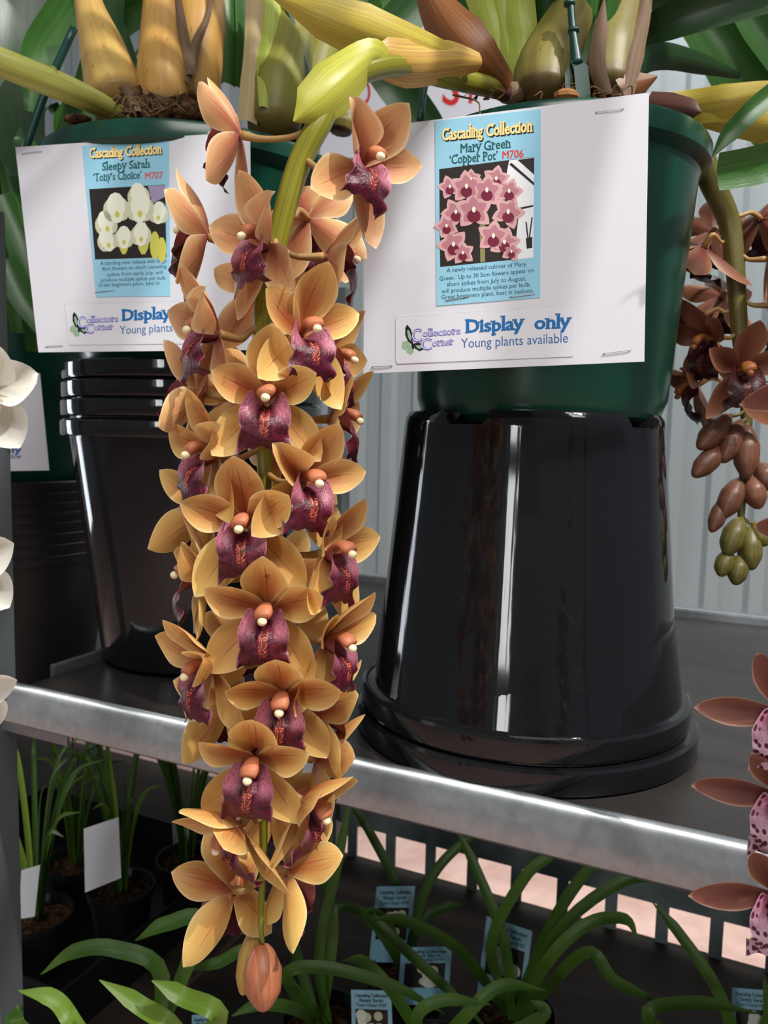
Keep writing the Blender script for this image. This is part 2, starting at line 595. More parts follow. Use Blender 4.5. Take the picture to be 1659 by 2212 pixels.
# ================================================================== SETTING
BA = on_z(30, 1482, 1.08)                       # front left corner of the bench top
YAW = D(-25.0)
BU = Vector((math.cos(YAW), math.sin(YAW), 0))
BN = Vector((-math.sin(YAW), math.cos(YAW), 0))
BF = Matrix.Translation(Vector((BA.x, BA.y, 0))) @ Matrix.Rotation(YAW, 4, 'Z')   # bench frame: x along, y deep, z from floor


def bl(u, n, z):
    return BF @ Vector((u, n, z))


def corrugated(u0, u1, n, z0, z1, pitch=0.13, depth=0.022):
    xs = []
    u = u0
    while u < u1:
        xs += [(u, 0), (u + pitch * 0.42, 0), (u + pitch * 0.56, -depth), (u + pitch * 0.86, -depth)]
        u += pitch
    V, Fc = [], []
    for z in (z0, z1):
        for x, d in xs:
            V.append(bl(x, n + d, z))
    k = len(xs)
    for i in range(k - 1):
        Fc.append((i, i + 1, k + i + 1, k + i))
    return V, Fc


o = part('wall_back', corrugated(-3.0, 3.2, 2.15, 0.0, 3.6), M['wall'], smooth=False)
tag(o, 'pale ribbed sheet metal wall behind the benches', 'wall', kind='structure')
o = part('floor', ([(-6, -4, 0), (6, -4, 0), (6, 6, 0), (-6, 6, 0)], [(0, 1, 2, 3)]), M['floor'], smooth=False)
tag(o, 'pale pinkish concrete floor under the benches', 'floor', kind='structure')

# ------------------------------------------------------------------ benches
ZS, ZL = 1.08, 0.53
BD = 0.74


def slotted_post(name, u0, u1, n0, z0, z1, parent, pitch=0.0745, sh=0.052, phase=0.0):
    """slotted upright: front plate with rounded slots, plus a side flange"""
    wd = u1 - u0
    V, Fc = [], []
    hw = wd * 0.5
    cxm = u1 - 0.0185
    rr = 0.0125

    def ring(zc):
        hole, rect = [], []
        K = 16
        for k in range(K):
            th = 2 * math.pi * (k + 0.5) / K
            c, s = math.cos(th), math.sin(th)
            hx = rr * math.copysign(min(1, abs(c) ** 0.6), c)
            hz = sh / 2 * math.copysign(min(1, abs(s) ** 0.5), s)
            hole.append((cxm + hx, zc + hz))
            q = max(abs(c), abs(s))
            rect.append(((u0 + u1) / 2 + hw * c / q, zc + pitch / 2 * s / q))
        return hole, rect
    z = z0 + phase
    while z + pitch < z1:
        h, r = ring(z + pitch / 2)
        for t in (0.0, 0.003):
            b = len(V)
            K = len(h)
            V += [bl(x, n0 + t, zz) for x, zz in h] + [bl(x, n0 + t, zz) for x, zz in r]
            for k in range(K):
                k2 = (k + 1) % K
                Fc.append((b + k, b + k2, b + K + k2, b + K + k))
        z += pitch
    g1 = (V, Fc)
    gb = xform(box(u0, u1, n0, n0 + 0.003, z, z1, 0), BF)
    gs = xform(box(u1 - 0.003, u1, n0, n0 + 0.03, z0, z1), BF)
    return part(name, join(g1, gb, gs), M['post'], parent, smooth=False)


def make_bench():
    t = thing('display_bench', bl(0, 0, 0), 'galvanised steel display bench carrying the green and black pots', 'bench', rz=YAW)
    L = 1.25
    part('shelf_board', xform(box(0.004, L, 0.004, BD - 0.004, ZS - 0.012, ZS - 0.002), BF), M['board'], t, smooth=False)
    # front apron with rolled top edge
    prof = [(0.006, 0.000), (0.003, 0.0035), (-0.002, 0.004), (-0.006, 0.001), (-0.008, -0.004), (-0.010, -0.012), (-0.016, -0.030), (-0.013, -0.034), (0.004, -0.034)]
    V, Fc = [], []
    for x in (0.0, L):
        V += [bl(x, p[0], ZS + p[1]) for p in prof]
    k = len(prof)
    for i in range(k - 1):
        Fc.append((i, i + 1, k + i + 1, k + i))
    Fc.append(tuple(range(k)))
    part('front_apron', (V, Fc), M['galv'], t)
    part('rear_lip', xform(box(0, L, BD - 0.006, BD + 0.02, ZS - 0.03, ZS + 0.012, 0.004), BF), M['galv'], t, smooth=False)
    part('end_lip', xform(box(-0.004, 0.003, 0.05, BD, ZS - 0.03, ZS + 0.010, 0.002), BF), M['clear'], t, smooth=False)
    part('lower_shelf', xform(box(-0.02, L, 0.0, BD + 0.005, ZL - 0.02, ZL), BF), M['lower_board'], t, smooth=False)
    # rear panel: solid steel over a row of bars
    g = [xform(box(-0.02, L, BD - 0.004, BD, 0.595, 0.80), BF)]
    part('rear_panel', join(*g), M['galv_dull'], t, smooth=False)
    x = 0.02
    while x < L:
        part('rear_bar', xform(box(x, x + 0.020, BD - 0.004, BD, ZL, 0.595), BF), M['galv_dull'], t, smooth=False)
        x += 0.082
    part('corner_bracket', xform(box(-0.035, 0.062, 0.012, 0.016, ZS - 0.058, ZS - 0.028), BF), M['galv'], t, smooth=False)
    slotted_post('post', -0.082, -0.034, 0.0, 0.0, 1.575, t, phase=0.02)
    part('post', xform(box(-0.03, 0.002, BD - 0.02, BD + 0.012, 0, 1.62), BF), M['post'], t, smooth=False)
    for uu, nn in ((L - 0.03, 0.02), (L - 0.03, BD - 0.03)):
        part('post', xform(box(uu, uu + 0.03, nn, nn + 0.03, 0, ZS - 0.012), BF), M['post'], t, smooth=False)
    return t


make_bench()
ZN = 0.93
t = thing('display_bench', bl(-0.6, 0.3, 0), 'dark low bench standing left of the main bench end', 'bench', rz=YAW)
part('shelf_board', xform(box(-1.25, -0.065, 0.27, 0.9, ZN - 0.03, ZN), BF), M['board'], t, smooth=False)
part('lower_shelf', xform(box(-1.25, -0.033, 0.035, 0.9, ZL - 0.02, ZL), BF), M['lower_board'], t, smooth=False)
for uu in (-1.24, -0.80):
    for nn in (0.28, 0.86):
        part('post', xform(box(uu, uu + 0.03, nn, nn + 0.03, 0, ZN - 0.03), BF), M['post'], t, smooth=False)


# ================================================================== POTS
def black_profile_upright(R, r, h):
    """rim band on top, tapering body"""
    return [(r * 0.2, 0.002), (r * 0.93, 0.002), (r * 0.985, 0.004), (r, 0.012), (R * 0.93, h - 0.024), (R * 0.935, h - 0.019), (R - 0.001, h - 0.018),
            (R, h - 0.016), (R, h - 0.002), (R - 0.002, h), (R - 0.006, h), (R * 0.92, h - 0.004), (r * 0.96, 0.016), (r * 0.3, 0.014)]


def inverted_pot(loc, R, r, h, label, notches=True, inset=0.0):
    t = thing('black_pot', loc, label, 'pot', 'upside down black pots')
    prof = [(R - 0.006, 0.0), (R - 0.001, 0.0), (R, 0.002), (R, 0.018), (R - 0.003, 0.020), (R - 0.009, 0.0205), (R * 0.925, 0.022), (R * 0.92, 0.026)]
    for k in range(1, 9):
        f = k / 9
        prof.append((R * 0.92 * (1 - f) + r * f, 0.026 + (h - 0.040) * f))
    prof += [(r, h - 0.0145), (r, h - 0.0138), (r, h - 0.0130), (r - 0.001, h - 0.006), (r - 0.004, h - 0.0015), (r - 0.009, h), (r - 0.020, h), (r - 0.022, h - 0.012), (r * 0.5, h - 0.013), (0.012, h - 0.013)]
    top = len(prof)
    marks = [D(a) for a in (232, 310, 20, 90, 160)]

    def notch(th, i):
        if i < top - 7 or i > top - 4 or not notches:
            return 0.0
        for a in marks:
            d = (th - a + math.pi) % (2 * math.pi) - math.pi
            if abs(d) < 0.17:
                return -0.012 * min(1, (0.17 - abs(d)) / 0.02) * (1.0 if i > top - 7 else 0.55)
        return 0.0
    V, Fc, U = lathe(prof, 144, notch)
    part('body', (V, Fc, U), M['black'], t, frame=WM[t.name])
    return t


PX, PY = 0.137, 0.725                         # axis of the right-hand stack
ZT = on_y(1147, 882, PY - 0.118).z            # top of the upside-down pot
HP = ZT - ZS - 0.022
inverted_pot((PX - 0.002, PY, ZS + 0.022), 0.152, 0.1175, HP, 'shiny black pot upside down directly under the green pot')
inverted_pot((PX, PY, ZS), 0.1575, 0.112, HP - 0.012, 'lower black pot whose rim shows beneath the other upside down pot')


def upright_pot(loc, R, r, h, label, group, mat_=None, segs=96):
    t = thing('black_pot', loc, label, 'pot', group)
    part('body', lathe(black_profile_upright(R, r, h), segs), mat_ or M['black'], t, frame=WM[t.name])
    return t


SX, SY = -0.232, 0.945                        # axis of the left stack
SR, Sr = 0.150, 0.108
zr = [on_y(250, y, SY - 0.14).z for y in (905, 858, 815, 772)]
SH = zr[0] - ZS
lab = ['lowest rim of the tall black pot stack behind the copper flowers', 'second rim from below in the tall black pot stack',
       'third rim from below in the tall black pot stack', 'topmost black pot under the left white card']
for i, z in enumerate(zr):
    upright_pot((SX + 0.001 * i, SY, z - SH), SR, Sr * (1 - 0.012 * i), SH, lab[i], 'black pots nested in the left stack')

FX, FY = -0.625, 1.30                        # far left dark stack
fr = [on_y(90, y, FY - 0.12).z for y in (1200, 1176, 1152, 1128, 1106, 1084, 1062, 1040)]
FHh = fr[0] - ZN
for i, z in enumerate(fr):
    upright_pot((FX, FY, z - FHh), 0.165, 0.125 * (1 - 0.008 * i), FHh,
                ['lowest rim', 'second rim from below', 'third rim from below', 'fourth rim from below', 'fourth rim from above', 'third rim from above', 'second rim from above', 'topmost rim'][i]
                + ' of the dark pot stack behind the slotted post', 'dark pots nested behind the post', M['black_matt'], 64)


def green_pot(loc, R, r, h, label, lean=(0, 0), clips=()):
    t = thing('green_pot', loc, label, 'pot')
    prof = [(r * 0.3, 0.0), (r * 0.86, 0.0), (r * 0.95, 0.006), (r, 0.022), (R * 0.93, h - 0.030), (R * 0.94, h - 0.024), (R - 0.003, h - 0.020), (R, h - 0.017),
            (R, h - 0.004), (R - 0.002, h), (R - 0.006, h + 0.001), (R - 0.012, h - 0.002), (R * 0.91, h - 0.02), (r * 0.95, 0.03), (r * 0.2, 0.026)]
    sh = Matrix(((1, 0, lean[0], 0), (0, 1, lean[1], 0), (0, 0, 1, 0), (0, 0, 0, 1)))
    part('body', xform(lathe(prof, 120), sh), M['green_plastic'], t, frame=WM[t.name])
    # potting mix
    V, Fc, U = lathe([(0.001, h - 0.002), (R * 0.3, h + 0.004), (R * 0.6, h - 0.003), (R * 0.80, h - 0.012), (R * 0.90, h - 0.026)], 60)
    rn = random.Random(3)
    V = [Vector((v.x, v.y, v.z + rn.uniform(-0.006, 0.008))) for v in V]
    part('potting_mix', xform((V, Fc, U), sh), M['coir'], t, frame=WM[t.name])
    return t


GX, GY = PX + 0.004, PY + 0.005
GZ = ZT - 0.010
GR = 0.132
GTOP = on_y(1180, 206, GY - GR).z
GH = GTOP - GZ
gp = green_pot((GX, GY, GZ), GR, 0.113, GH, 'green plastic hanging pot behind the white card on the right', lean=(0.028, 0))
GTC = Vector((GX + 0.028 * GH, GY, GTOP))
LX, LY = SX - 0.003, SY + 0.005
LZ = zr[-1] - 0.010
LR = 0.178
LTOP = on_y(390, 254, LY - LR).z
LHh = LTOP - LZ
lp = green_pot((LX, LY, LZ), LR, 0.128, LHh, 'green plastic hanging pot behind the white card on the left', lean=(0.03, 0))
LTC = Vector((LX + 0.03 * LHh, LY, LTOP))
FLZ = fr[-1] - 0.01
fp = green_pot((FX, FY, FLZ), 0.19, 0.14, 0.27, 'dark green pot behind the slotted post, above the dim pot stack')


# hanger rods (parts of their pot)
def rod(pot, pts, r=0.0032, collar=()):
    p = [at(*q) for q in pts]
    part('hanger_rod', tube(p, [r, r], 8, 10), M['hanger'], pot)


rod(lp, [(160, 60, 0.80), (100, 195, 0.81), (52, 330, 0.83)], 0.0042)
rod(lp, [(506, -20, 1.10), (520, 110, 1.09), (532, 240, 1.08)], 0.0048)
rod(lp, [(615, 5, 0.86), (650, 110, 0.86), (690, 280, 0.87)], 0.0042)
rod(gp, [(966, -20, 0.86), (920, 170, 0.85), (908, 260, 0.84)], 0.0042)
# clip hanger at the front of the right pot
ck = 0.615
c0 = at(1246, 214, ck)
part('hanger_rod', tube([at(1231, -15, ck), at(1237, 60, ck), at(1243, 110, ck), at(1246, 140, ck)], [0.0028, 0.0030, 0.0042, 0.0055], 12, 12), M['hanger'], gp)
def plate(pts, zc, th):
    k = len(pts)
    V = [at(x, y, zc) for x, y in pts] + [at(x, y, zc) + FWD * th for x, y in pts]
    return V, [tuple(range(k)), tuple(reversed(range(k, 2 * k)))] + [(i, i + k, (i + 1) % k + k, (i + 1) % k) for i in range(k)]


cl = [plate([(1234, 132), (1256, 130), (1270, 142), (1277, 216), (1246, 219), (1240, 150)], ck - .003, .006),
      plate([(1232, 134), (1242, 140), (1232, 158), (1232, 200), (1236, 219), (1222, 219), (1220, 160)], ck + .001, .005)]
part('hanger_clip', join(*cl), M['hanger'], gp, smooth=False)
for (x, y) in ((1230, 8), (1239, 66)):
    q = at(x, y, ck)
    part('hanger_collar', tube([q - Vector((0, 0, 0.0012)), q + Vector((0, 0, 0.0012))], [0.0046, 0.0046], 1, 12), M['hanger'], gp)


# ================================================================== CARDS
def hexcap(s):
    return s


_TX = {}


def text_geo(s, bold):
    key = (s, bold)
    if key not in _TX:
        cu = bpy.data.curves.new('lettering', 'FONT')
        cu.body = s
        cu.size = 1.0
        cu.offset = min(bold, 0.0)
        cu.resolution_u = 3
        ob = bpy.data.objects.new('lettering', cu)
        COL.objects.link(ob)
        dg = bpy.context.evaluated_depsgraph_get()
        dg.update()
        me = bpy.data.meshes.new_from_object(ob.evaluated_get(dg))
        V0, F0 = [v.co.copy() for v in me.vertices], [tuple(p.vertices) for p in me.polygons]
        V1, F1 = [], []
        b_ = max(bold, 0.0) * 0.85
        for q, (dx, dy) in enumerate(((0, 0), (b_, 0), (-b_, 0), (0, b_ * .7), (0, -b_ * .7), (b_ * .7, b_ * .5), (-b_ * .7, -b_ * .5)) if b_ > 0.008 else ((0, 0),)):
            k = len(V1)
            V1 += [v + Vector((dx, dy, q * 1e-5)) for v in V0]
            F1 += [tuple(i + k for i in f) for f in F0]
        _TX[key] = (V1, F1)
        bpy.data.objects.remove(ob)
        bpy.data.curves.remove(cu)
        bpy.data.meshes.remove(me)
    return _TX[key]


class Card:
    def __init__(s, name, TR, BR, BLc, label, cat='sign', group=None, m=None, thick=0.0007, TL=None):
        s.tr, s.br, s.bl_ = at(*TR), at(*BR), at(*BLc)
        s.ex, s.ey = (s.br - s.bl_), (s.tr - s.br)
        s.tl = s.bl_ + s.ey
        if TL:
            s.tl = at(*TL)
        s.n = s.ex.cross(s.ey).normalized()
        if s.n.dot(CAM - s.br) < 0:
            s.n = -s.n
        s.t = thing(name, s.bl_, label, cat, group)
        f = [s.bl_, s.br, s.tr, s.tl]
        b = [p - s.n * thick for p in f]
        part('board', (f + b, [(0, 1, 2, 3), (7, 6, 5, 4), (0, 4, 5, 1), (1, 5, 6, 2), (2, 6, 7, 3), (3, 7, 4, 0)]), m or M['card'], s.t, smooth=False)
        s.ax = s.ex.normalized()
        s.ay = (s.ey - s.ax * s.ey.dot(s.ax)).normalized()

    def p(s, px, py, off=0.0):
        q = on_plane(px, py, s.br, s.n)
        return q + s.n * off

    def poly(s, pts, off):
        return [s.p(x, y, off) for x, y in pts], [tuple(range(len(pts)))]

    def slab(s, pts, off, th=0.0003):
        k = len(pts)
        V = [s.p(x, y, off) for x, y in pts] + [s.p(x, y, off - th) for x, y in pts]
        Fc = [tuple(range(k))] + [(i, i + k, (i + 1) % k + k, (i + 1) % k) for i in range(k)]
        return V, Fc

    def text(s, st, p0, p1, cap, m, parent, off=0.0005, bold=0.0, serif=False, capratio=0.70):
        """lettering whose baseline runs p0 -> p1 (pixels), capital height `cap` pixels"""
        V, Fc = text_geo(st, bold)
        if serif:
            V2, F2 = serifs(st, bold)
            V2 = [v + Vector((0, 0, 7e-5)) for v in V2]
            V, Fc = list(V) + V2, list(Fc) + [tuple(i + len(V) for i in f) for f in F2]
        x0, x1 = min(v.x for v in V), max(v.x for v in V)
        a, b = s.p(*p0), s.p(*p1)
        e = (b - a)
        up = s.n.cross(e).normalized()
        if up.z < 0:
            up = -up
        mid = ((p0[0] + p1[0]) / 2, (p0[1] + p1[1]) / 2)
        hh = (s.p(mid[0], mid[1] - cap) - s.p(*mid)).length
        W = [a + e * ((v.x - x0) / (x1 - x0)) + up * (v.y / capratio * hh) + s.n * (off + v.z) for v in V]
        return part('lettering', (W, Fc), M[m], parent, smooth=False)

    def staple(s, p0, p1):
        part('staple', tube([s.p(*p0, 0.0002), s.p(*p0, 0.0008), s.p(*p1, 0.0008), s.p(*p1, 0.0002)], 0.00028, 9, 6), M['staple'], s.t)

    def rrect(s, c, r):
        """rounded quad from 4 px corners TL TR BR BL"""
        out = []
        for i in range(4):
            a, b, d = Vector(c[i - 1]), Vector(c[i]), Vector(c[(i + 1) % 4])
            u, v = (a - b).normalized() * r, (d - b).normalized() * r
            for k in range(5):
                t_ = k / 4
                q = (b + u) * (1 - t_) ** 2 + b * 2 * t_ * (1 - t_) + (b + v) * t_ * t_
                out.append((q.x, q.y))
        return out


# little slab serifs for the printed headings: (x share of the glyph, at level) per letter
_SER = {'C': [(0.92, 'T')], 'a': [(0.95, 'b')], 'd': [(0.80, 't'), (0.95, 'b')], 'i': [(0.3, 'x'), (0.5, 'b')], 'n': [(0.12, 'x'), (0.2, 'b'), (0.85, 'b')],
        'l': [(0.3, 't'), (0.5, 'b')], 'r': [(0.15, 'x'), (0.25, 'b')], 'y': [(0.12, 'x'), (0.88, 'x')],
        'G': [(0.9, 'b')], 'p': [(0.12, 'x'), (0.2, 'd')], 'P': [(0.15, 'T'), (0.2, 'b')], 'S': [(0.88, 'T')], 'h': [(0.15, 't'), (0.2, 'b'), (0.85, 'b')],
        'T': [(0.5, 'b')], 'D': [(0.12, 'T'), (0.12, 'b')], 'o': [], 'u': [(0.15, 'x')]}


def serifs(st, bold):
    V, Fc = [], []
    hb = 0.05
    for i, ch in enumerate(st):
        if ch not in _SER:
            continue
        g1 = text_geo(st[:i + 1], bold)[0]
        gl = text_geo(ch, bold)[0]
        x1 = max(v.x for v in g1)
        wd = max(v.x for v in gl) - min(v.x for v in gl)
        x0 = x1 - wd
        for fx, lv in _SER[ch]:
            yv = {'b': 0.0, 'x': 0.53, 't': 0.76, 'T': 0.70, 'd': -0.2}[lv]
            cx = x0 + wd * fx
            half = 0.125
            ya, yb = (yv - 0.03, yv + hb) if lv in 'bd' else (yv - hb, yv + 0.03)
            b = len(V)
            V += [Vector((cx - half, ya, 0)), Vector((cx + half, ya, 0)), Vector((cx + half, yb, 0)), Vector((cx - half, yb, 0))]
            Fc.append((b, b + 1, b + 2, b + 3))
    return V, Fc


def flower_print(cd, cx, cy, r, rot, off, cols, shape='star'):
    """a printed flower: list of polys with material indices"""
    gs = []
    c0, c1, c2, c3 = cols
    if shape == 'star':
        for k, a in enumerate((90, 155, 25, 225, 315)):
            a = D(a + rot)
            for sc_, mi, o2 in ((1.0, c0, 0.0), (0.72, c1, 0.00004)):
                pts = []
                L, W = r * sc_, r * 0.36 * sc_
                for q in range(14):
                    t_ = q / 7 if q <= 7 else (14 - q) / 7
                    lx, ly = L * 1.05 * t_, (1 if q <= 7 else -1) * W * 1.05 * math.sin(math.pi * t_ ** 0.85) ** 0.9
                    pts.append((cx + lx * math.cos(a) - ly * math.sin(a), cy - (lx * math.sin(a) + ly * math.cos(a))))
                gs.append(setmat(cd.poly(pts, off + o2 + k * 0.000004), mi))
        pts = [(cx + math.cos(t_) * r * 0.36, cy + r * 0.28 + math.sin(t_) * r * 0.34) for t_ in [2 * math.pi * q / 10 for q in range(10)]]
        gs.append(setmat(cd.poly(pts, off + 0.00008), c2))
        pts = [(cx + math.cos(t_) * r * 0.10, cy - r * 0.06 + math.sin(t_) * r * 0.16) for t_ in [2 * math.pi * q / 8 for q in range(8)]]
        gs.append(setmat(cd.poly(pts, off + 0.0001), c3))
    else:
        for k, (dx, dy, rx, ry, mi) in enumerate(((-0.30, 0.05, 0.42, 0.62, c1), (0.30, 0.05, 0.42, 0.62, c1), (0, -0.18, 0.5, 0.72, c0), (0, 0.42, 0.34, 0.34, c0), (0.02, 0.30, 0.13, 0.18, c2))):
            pts = []
            for q in range(12):
                th = 2 * math.pi * q / 12
                x, y = dx * r + math.cos(th) * rx * r, dy * r + math.sin(th) * ry * r
                ca, sa = math.cos(D(rot)), math.sin(D(rot))
                pts.append((cx + x * ca + y * sa, cy - x * sa + y * ca))
            gs.append(setmat(cd.poly(pts, off + k * 0.00002), mi))
    return gs


def butterfly(cd, ox, oy, k, parent, off):
    gs = []

    def pg(pts, mi, o2):
        gs.append(setmat(cd.poly([(ox + x * k, oy + y * k) for x, y in pts], off + o2), mi))
    pg([(22, 44), (14, 38), (8, 24), (8, 8), (12, 0), (20, 10), (26, 28)], 0, 0)
    pg([(20, 38), (14, 28), (12, 14), (16, 12), (22, 28)], 1, 0.00005)
    pg([(20, 42), (10, 36), (1, 40), (0, 52), (8, 58), (16, 52)], 1, 0)
    pg([(20, 46), (12, 52), (10, 62), (20, 68), (27, 62), (25, 50)], 1, 0)
    pg([(22, 44), (36, 40), (48, 44), (52, 54), (40, 60), (30, 54)], 0, 0)
    pg([(30, 47), (42, 46), (46, 52), (38, 55)], 1, 0.00005)
    pg([(20, 36), (25, 38), (28, 54), (24, 56)], 0, 0.0001)
    return part('butterfly_emblem', join(*gs), [M['fly_dark'], M['fly_green']], parent, smooth=False)


# ---- right card
ca = Card('display_card', (1402, 200, 0.535), (1392, 781, 0.540), (785, 807, 0.592), 'white card reading Mary Green stapled to the right green pot')
lb = part('label', ca.slab([(940, 262), (1168, 236), (1167, 643), (943, 661)], 0.0004), M['label'], ca.t, smooth=False)
for dx, m_, o_ in ((2.5, 'ink_dark', 0.00045), (0, 'ink_gold', 0.0006)):
    b_ = 0.06 if m_ == 'ink_dark' else 0.045
    ca.text('Cascading', (955 + dx, 304 + dx), (1043 + dx, 295 + dx), 25, m_, lb, o_, b_, True)
    ca.text('Collection', (1050 + dx, 295 + dx), (1151 + dx, 284 + dx), 25, m_, lb, o_, b_, True)
ca.text('Mary Green', (995, 331), (1104, 319), 20, 'ink_teal', lb, 0.00046, 0.02, True)
ca.text('‘Copper Pot’', (971, 355), (1075, 345), 19, 'ink_teal', lb, 0.00046, 0.02, True)
ca.text('M706', (1085, 344), (1131, 340), 17, 'ink_red', lb, 0.00046, 0.025, True)
PM = ['pic_dark', 'pic_white', 'pic_pink', 'pic_pink_dark', 'pic_maroon', 'pic_green', 'pic_cream']
gs = [setmat(ca.poly([(949, 366), (1154, 339), (1152, 557), (951, 577)], 0.00045), 0)]
gs.append(setmat(ca.poly([(1100, 347), (1154, 340), (1152, 557), (1110, 561), (1120, 470), (1090, 400)], 0.00048), 1))
for pts in ([(1105, 352), (1154, 395), (1154, 402), (1100, 356)], [(1118, 346), (1154, 378), (1154, 341)], [(1118, 450), (1152, 443), (1152, 447), (1118, 455)],
            [(1136, 515), (1150, 512), (1150, 536), (1138, 538)], [(1135, 480), (1138, 480), (1142, 515), (1139, 515)], [(1148, 470), (1151, 470), (1145, 515), (1142, 515)]):
    gs.append(setmat(ca.poly(pts, 0.00050), 0))
gs.append(setmat(ca.poly([(1036, 480), (1047, 480), (1048, 566), (1038, 567)], 0.00053), 5))
for i, (x, y, r, a) in enumerate(((972, 405, 26, 20), (1072, 388, 30, -10), (1018, 388, 22, 0), (985, 460, 32, 30), (1098, 460, 36, -25), (1100, 415, 30, -20), (980, 530, 36, 25), (1090, 525, 34, -15),
                                  (1008, 405, 36, 5), (1052, 413, 36, -8), (965, 490, 26, 20), (1024, 456, 42, 4), (1066, 512, 36, -6), (1000, 548, 26, 8), (1105, 545, 22, -14))):
    gs += flower_print(ca, x, y, r, a, 0.00056 + i * 0.00001, (2, 3, 4, 6))
part('picture', join(*gs), [M[k] for k in PM], lb, smooth=False)
for st, a, b in (('A newly released cultivar of Mary', (965, 589), (1137, 575)), ('Green.  Up to 30 5cm flowers appear on', (950, 607), (1153, 588)),
                 ('short spikes from July to August,', (966, 619), (1137, 606)), ('will produce multiple spikes per bulb.', (954, 634), (1146, 619)),
                 ('Great beginners plant, best in baskets.', (954, 647), (1153, 632))):
    ca.text(st, a, b, 9.5, 'ink_navy', lb, 0.00046, 0.006)
sk = part('sticker', ca.slab(ca.rrect([(855, 684), (1242, 658), (1240, 770), (855, 786)], 8), 0.0004), M['sticker'], ca.t, smooth=False)
g = [ca.poly([(855, 684), (1242, 658), (1242, 659.2), (855, 685.2)], 0.00042), ca.poly([(857, 785), (1238, 769), (1238, 770.5), (857, 786.5)], 0.00042)]
part('sticker_edge', join(*g), M['hairline'], sk, smooth=False)
butterfly(ca, 868, 701, 0.97, sk, 0.00045)
ca.text('Display', (1005, 719), (1134, 711), 28, 'ink_blue', sk, 0.00046, 0.045, True)
ca.text('only', (1154, 711), (1235, 708), 28, 'ink_blue', sk, 0.00046, 0.045, True)
ca.text('Young plants available', (996, 752), (1227, 740), 21, 'ink_blue_thin', sk, 0.00046, 0.004)
for st, a, b, cp in (('C', (890, 740), (912, 738), 28), ('ollectors', (913, 728), (995, 722), 15), ('C', (909, 757), (934, 755), 24), ('orner', (934, 749), (981, 745), 15)):
    ca.text(st, a, b, cp, 'ink_violet', sk, 0.00046, 0.05, st != 'C')
    ca.text(st, (a[0] + 1.2, a[1] - 1), (b[0] - 1.5, b[1] - 1), cp - 2, 'ink_lilac', sk, 0.0006, -0.012)
for a, b in (((1290, 243), (1344, 236)), ((1306, 764), (1359, 757)), ((806, 793), (846, 790)), ((966, 649), (1012, 641)), ((1105, 642), (1152, 636))):
    ca.staple(a, b)

# ---- left card
cb = Card('display_card', (540, 284, 0.735), (545, 756, 0.735), (83, 761, 0.765), 'white card reading Sleepy Sarah stapled to the left green pot', TL=(33, 318, 0.768))
lb = part('label', cb.slab([(178, 316), (365, 300), (368, 640), (208, 642)], 0.0004), M['label'], cb.t, smooth=False)
for dx, m_, o_ in ((2.0, 'ink_dark', 0.00045), (0, 'ink_gold', 0.0006)):
    b_ = 0.06 if m_ == 'ink_dark' else 0.045
    cb.text('Cascading', (194 + dx, 342 + dx), (266 + dx, 338 + dx), 21, m_, lb, o_, b_, True)
    cb.text('Collection', (272 + dx, 338 + dx), (350 + dx, 332 + dx), 21, m_, lb, o_, b_, True)
cb.text('Sleepy Sarah', (221, 369), (325, 362), 17, 'ink_teal', lb, 0.00048, 0.02, True)
cb.text('‘Tony’s Choice’', (202, 392), (306, 386), 17, 'ink_teal', lb, 0.00048, 0.02, True)
cb.text('M707', (314, 388), (352, 386), 15, 'ink_red', lb, 0.00048, 0.02, True)
PM = ['pic_dark', 'pic_cream', 'pic_cream_shade', 'pic_yellow', 'pic_lilac']
gs = [setmat(cb.poly([(193, 409), (357, 399), (360, 556), (206, 561)], 0.00045), 0)]
gs.append(setmat(cb.poly([(320, 402), (357, 400), (357, 425), (330, 440)], 0.00047), 4))
for i, (x, y, r) in enumerate(((268, 520, 22), (310, 515, 26), (335, 530, 22), (350, 540, 20))):
    gs.append(setmat(cb.poly([(x + math.cos(q * 0.628) * r * 0.5, y + math.sin(q * 0.628) * r * 1.4) for q in range(10)], 0.00050 + i * 0.00001), 3))
for i, (x, y, r, a) in enumerate(((300, 425, 34, 10), (343, 462, 30, -5), (230, 485, 34, 12), (232, 522, 30, 20), (268, 515, 30, 0), (305, 508, 32, 0), (252, 452, 40, 5), (303, 450, 42, -4))):
    gs += flower_print(cb, x, y, r, a, 0.00054 + i * 0.00001, (1, 2, 3, 3), 'cup')
part('picture', join(*gs), [M[k] for k in PM], lb, smooth=False)
for st, a, b in (('A startling new release with large', (217, 573), (360, 567)), ('8cm flowers on short cascading', (222, 585), (360, 579)), ('spikes from early July, will', (232, 597), (352, 592)),
                 ('produce multiple spikes per bulb.', (219, 609), (360, 604)), ('Great beginners plant, best in', (213, 620), (345, 615))):
    cb.text(st, a, b, 8, 'ink_navy', lb, 0.00048, 0.006)
sk = part('sticker', cb.slab(cb.rrect([(140, 658), (470, 650), (472, 742), (150, 746)], 6), 0.0004), M['sticker'], cb.t, smooth=False)
part('sticker_edge', join(cb.poly([(140, 657), (470, 649), (470, 650), (140, 658)], 0.00042), cb.poly([(151, 744.5), (471, 741), (471, 742.2), (151, 745.7)], 0.00042)), M['hairline'], sk, smooth=False)
butterfly(cb, 151, 674, 0.80, sk, 0.00048)
cb.text('Display', (263, 693), (372, 688), 24, 'ink_blue', sk, 0.00048, 0.045, True)
cb.text('only', (388, 687), (452, 684), 24, 'ink_blue', sk, 0.00048, 0.045, True)
cb.text('Young plants available', (259, 722), (455, 712), 18, 'ink_blue_thin', sk, 0.00048, 0.004)
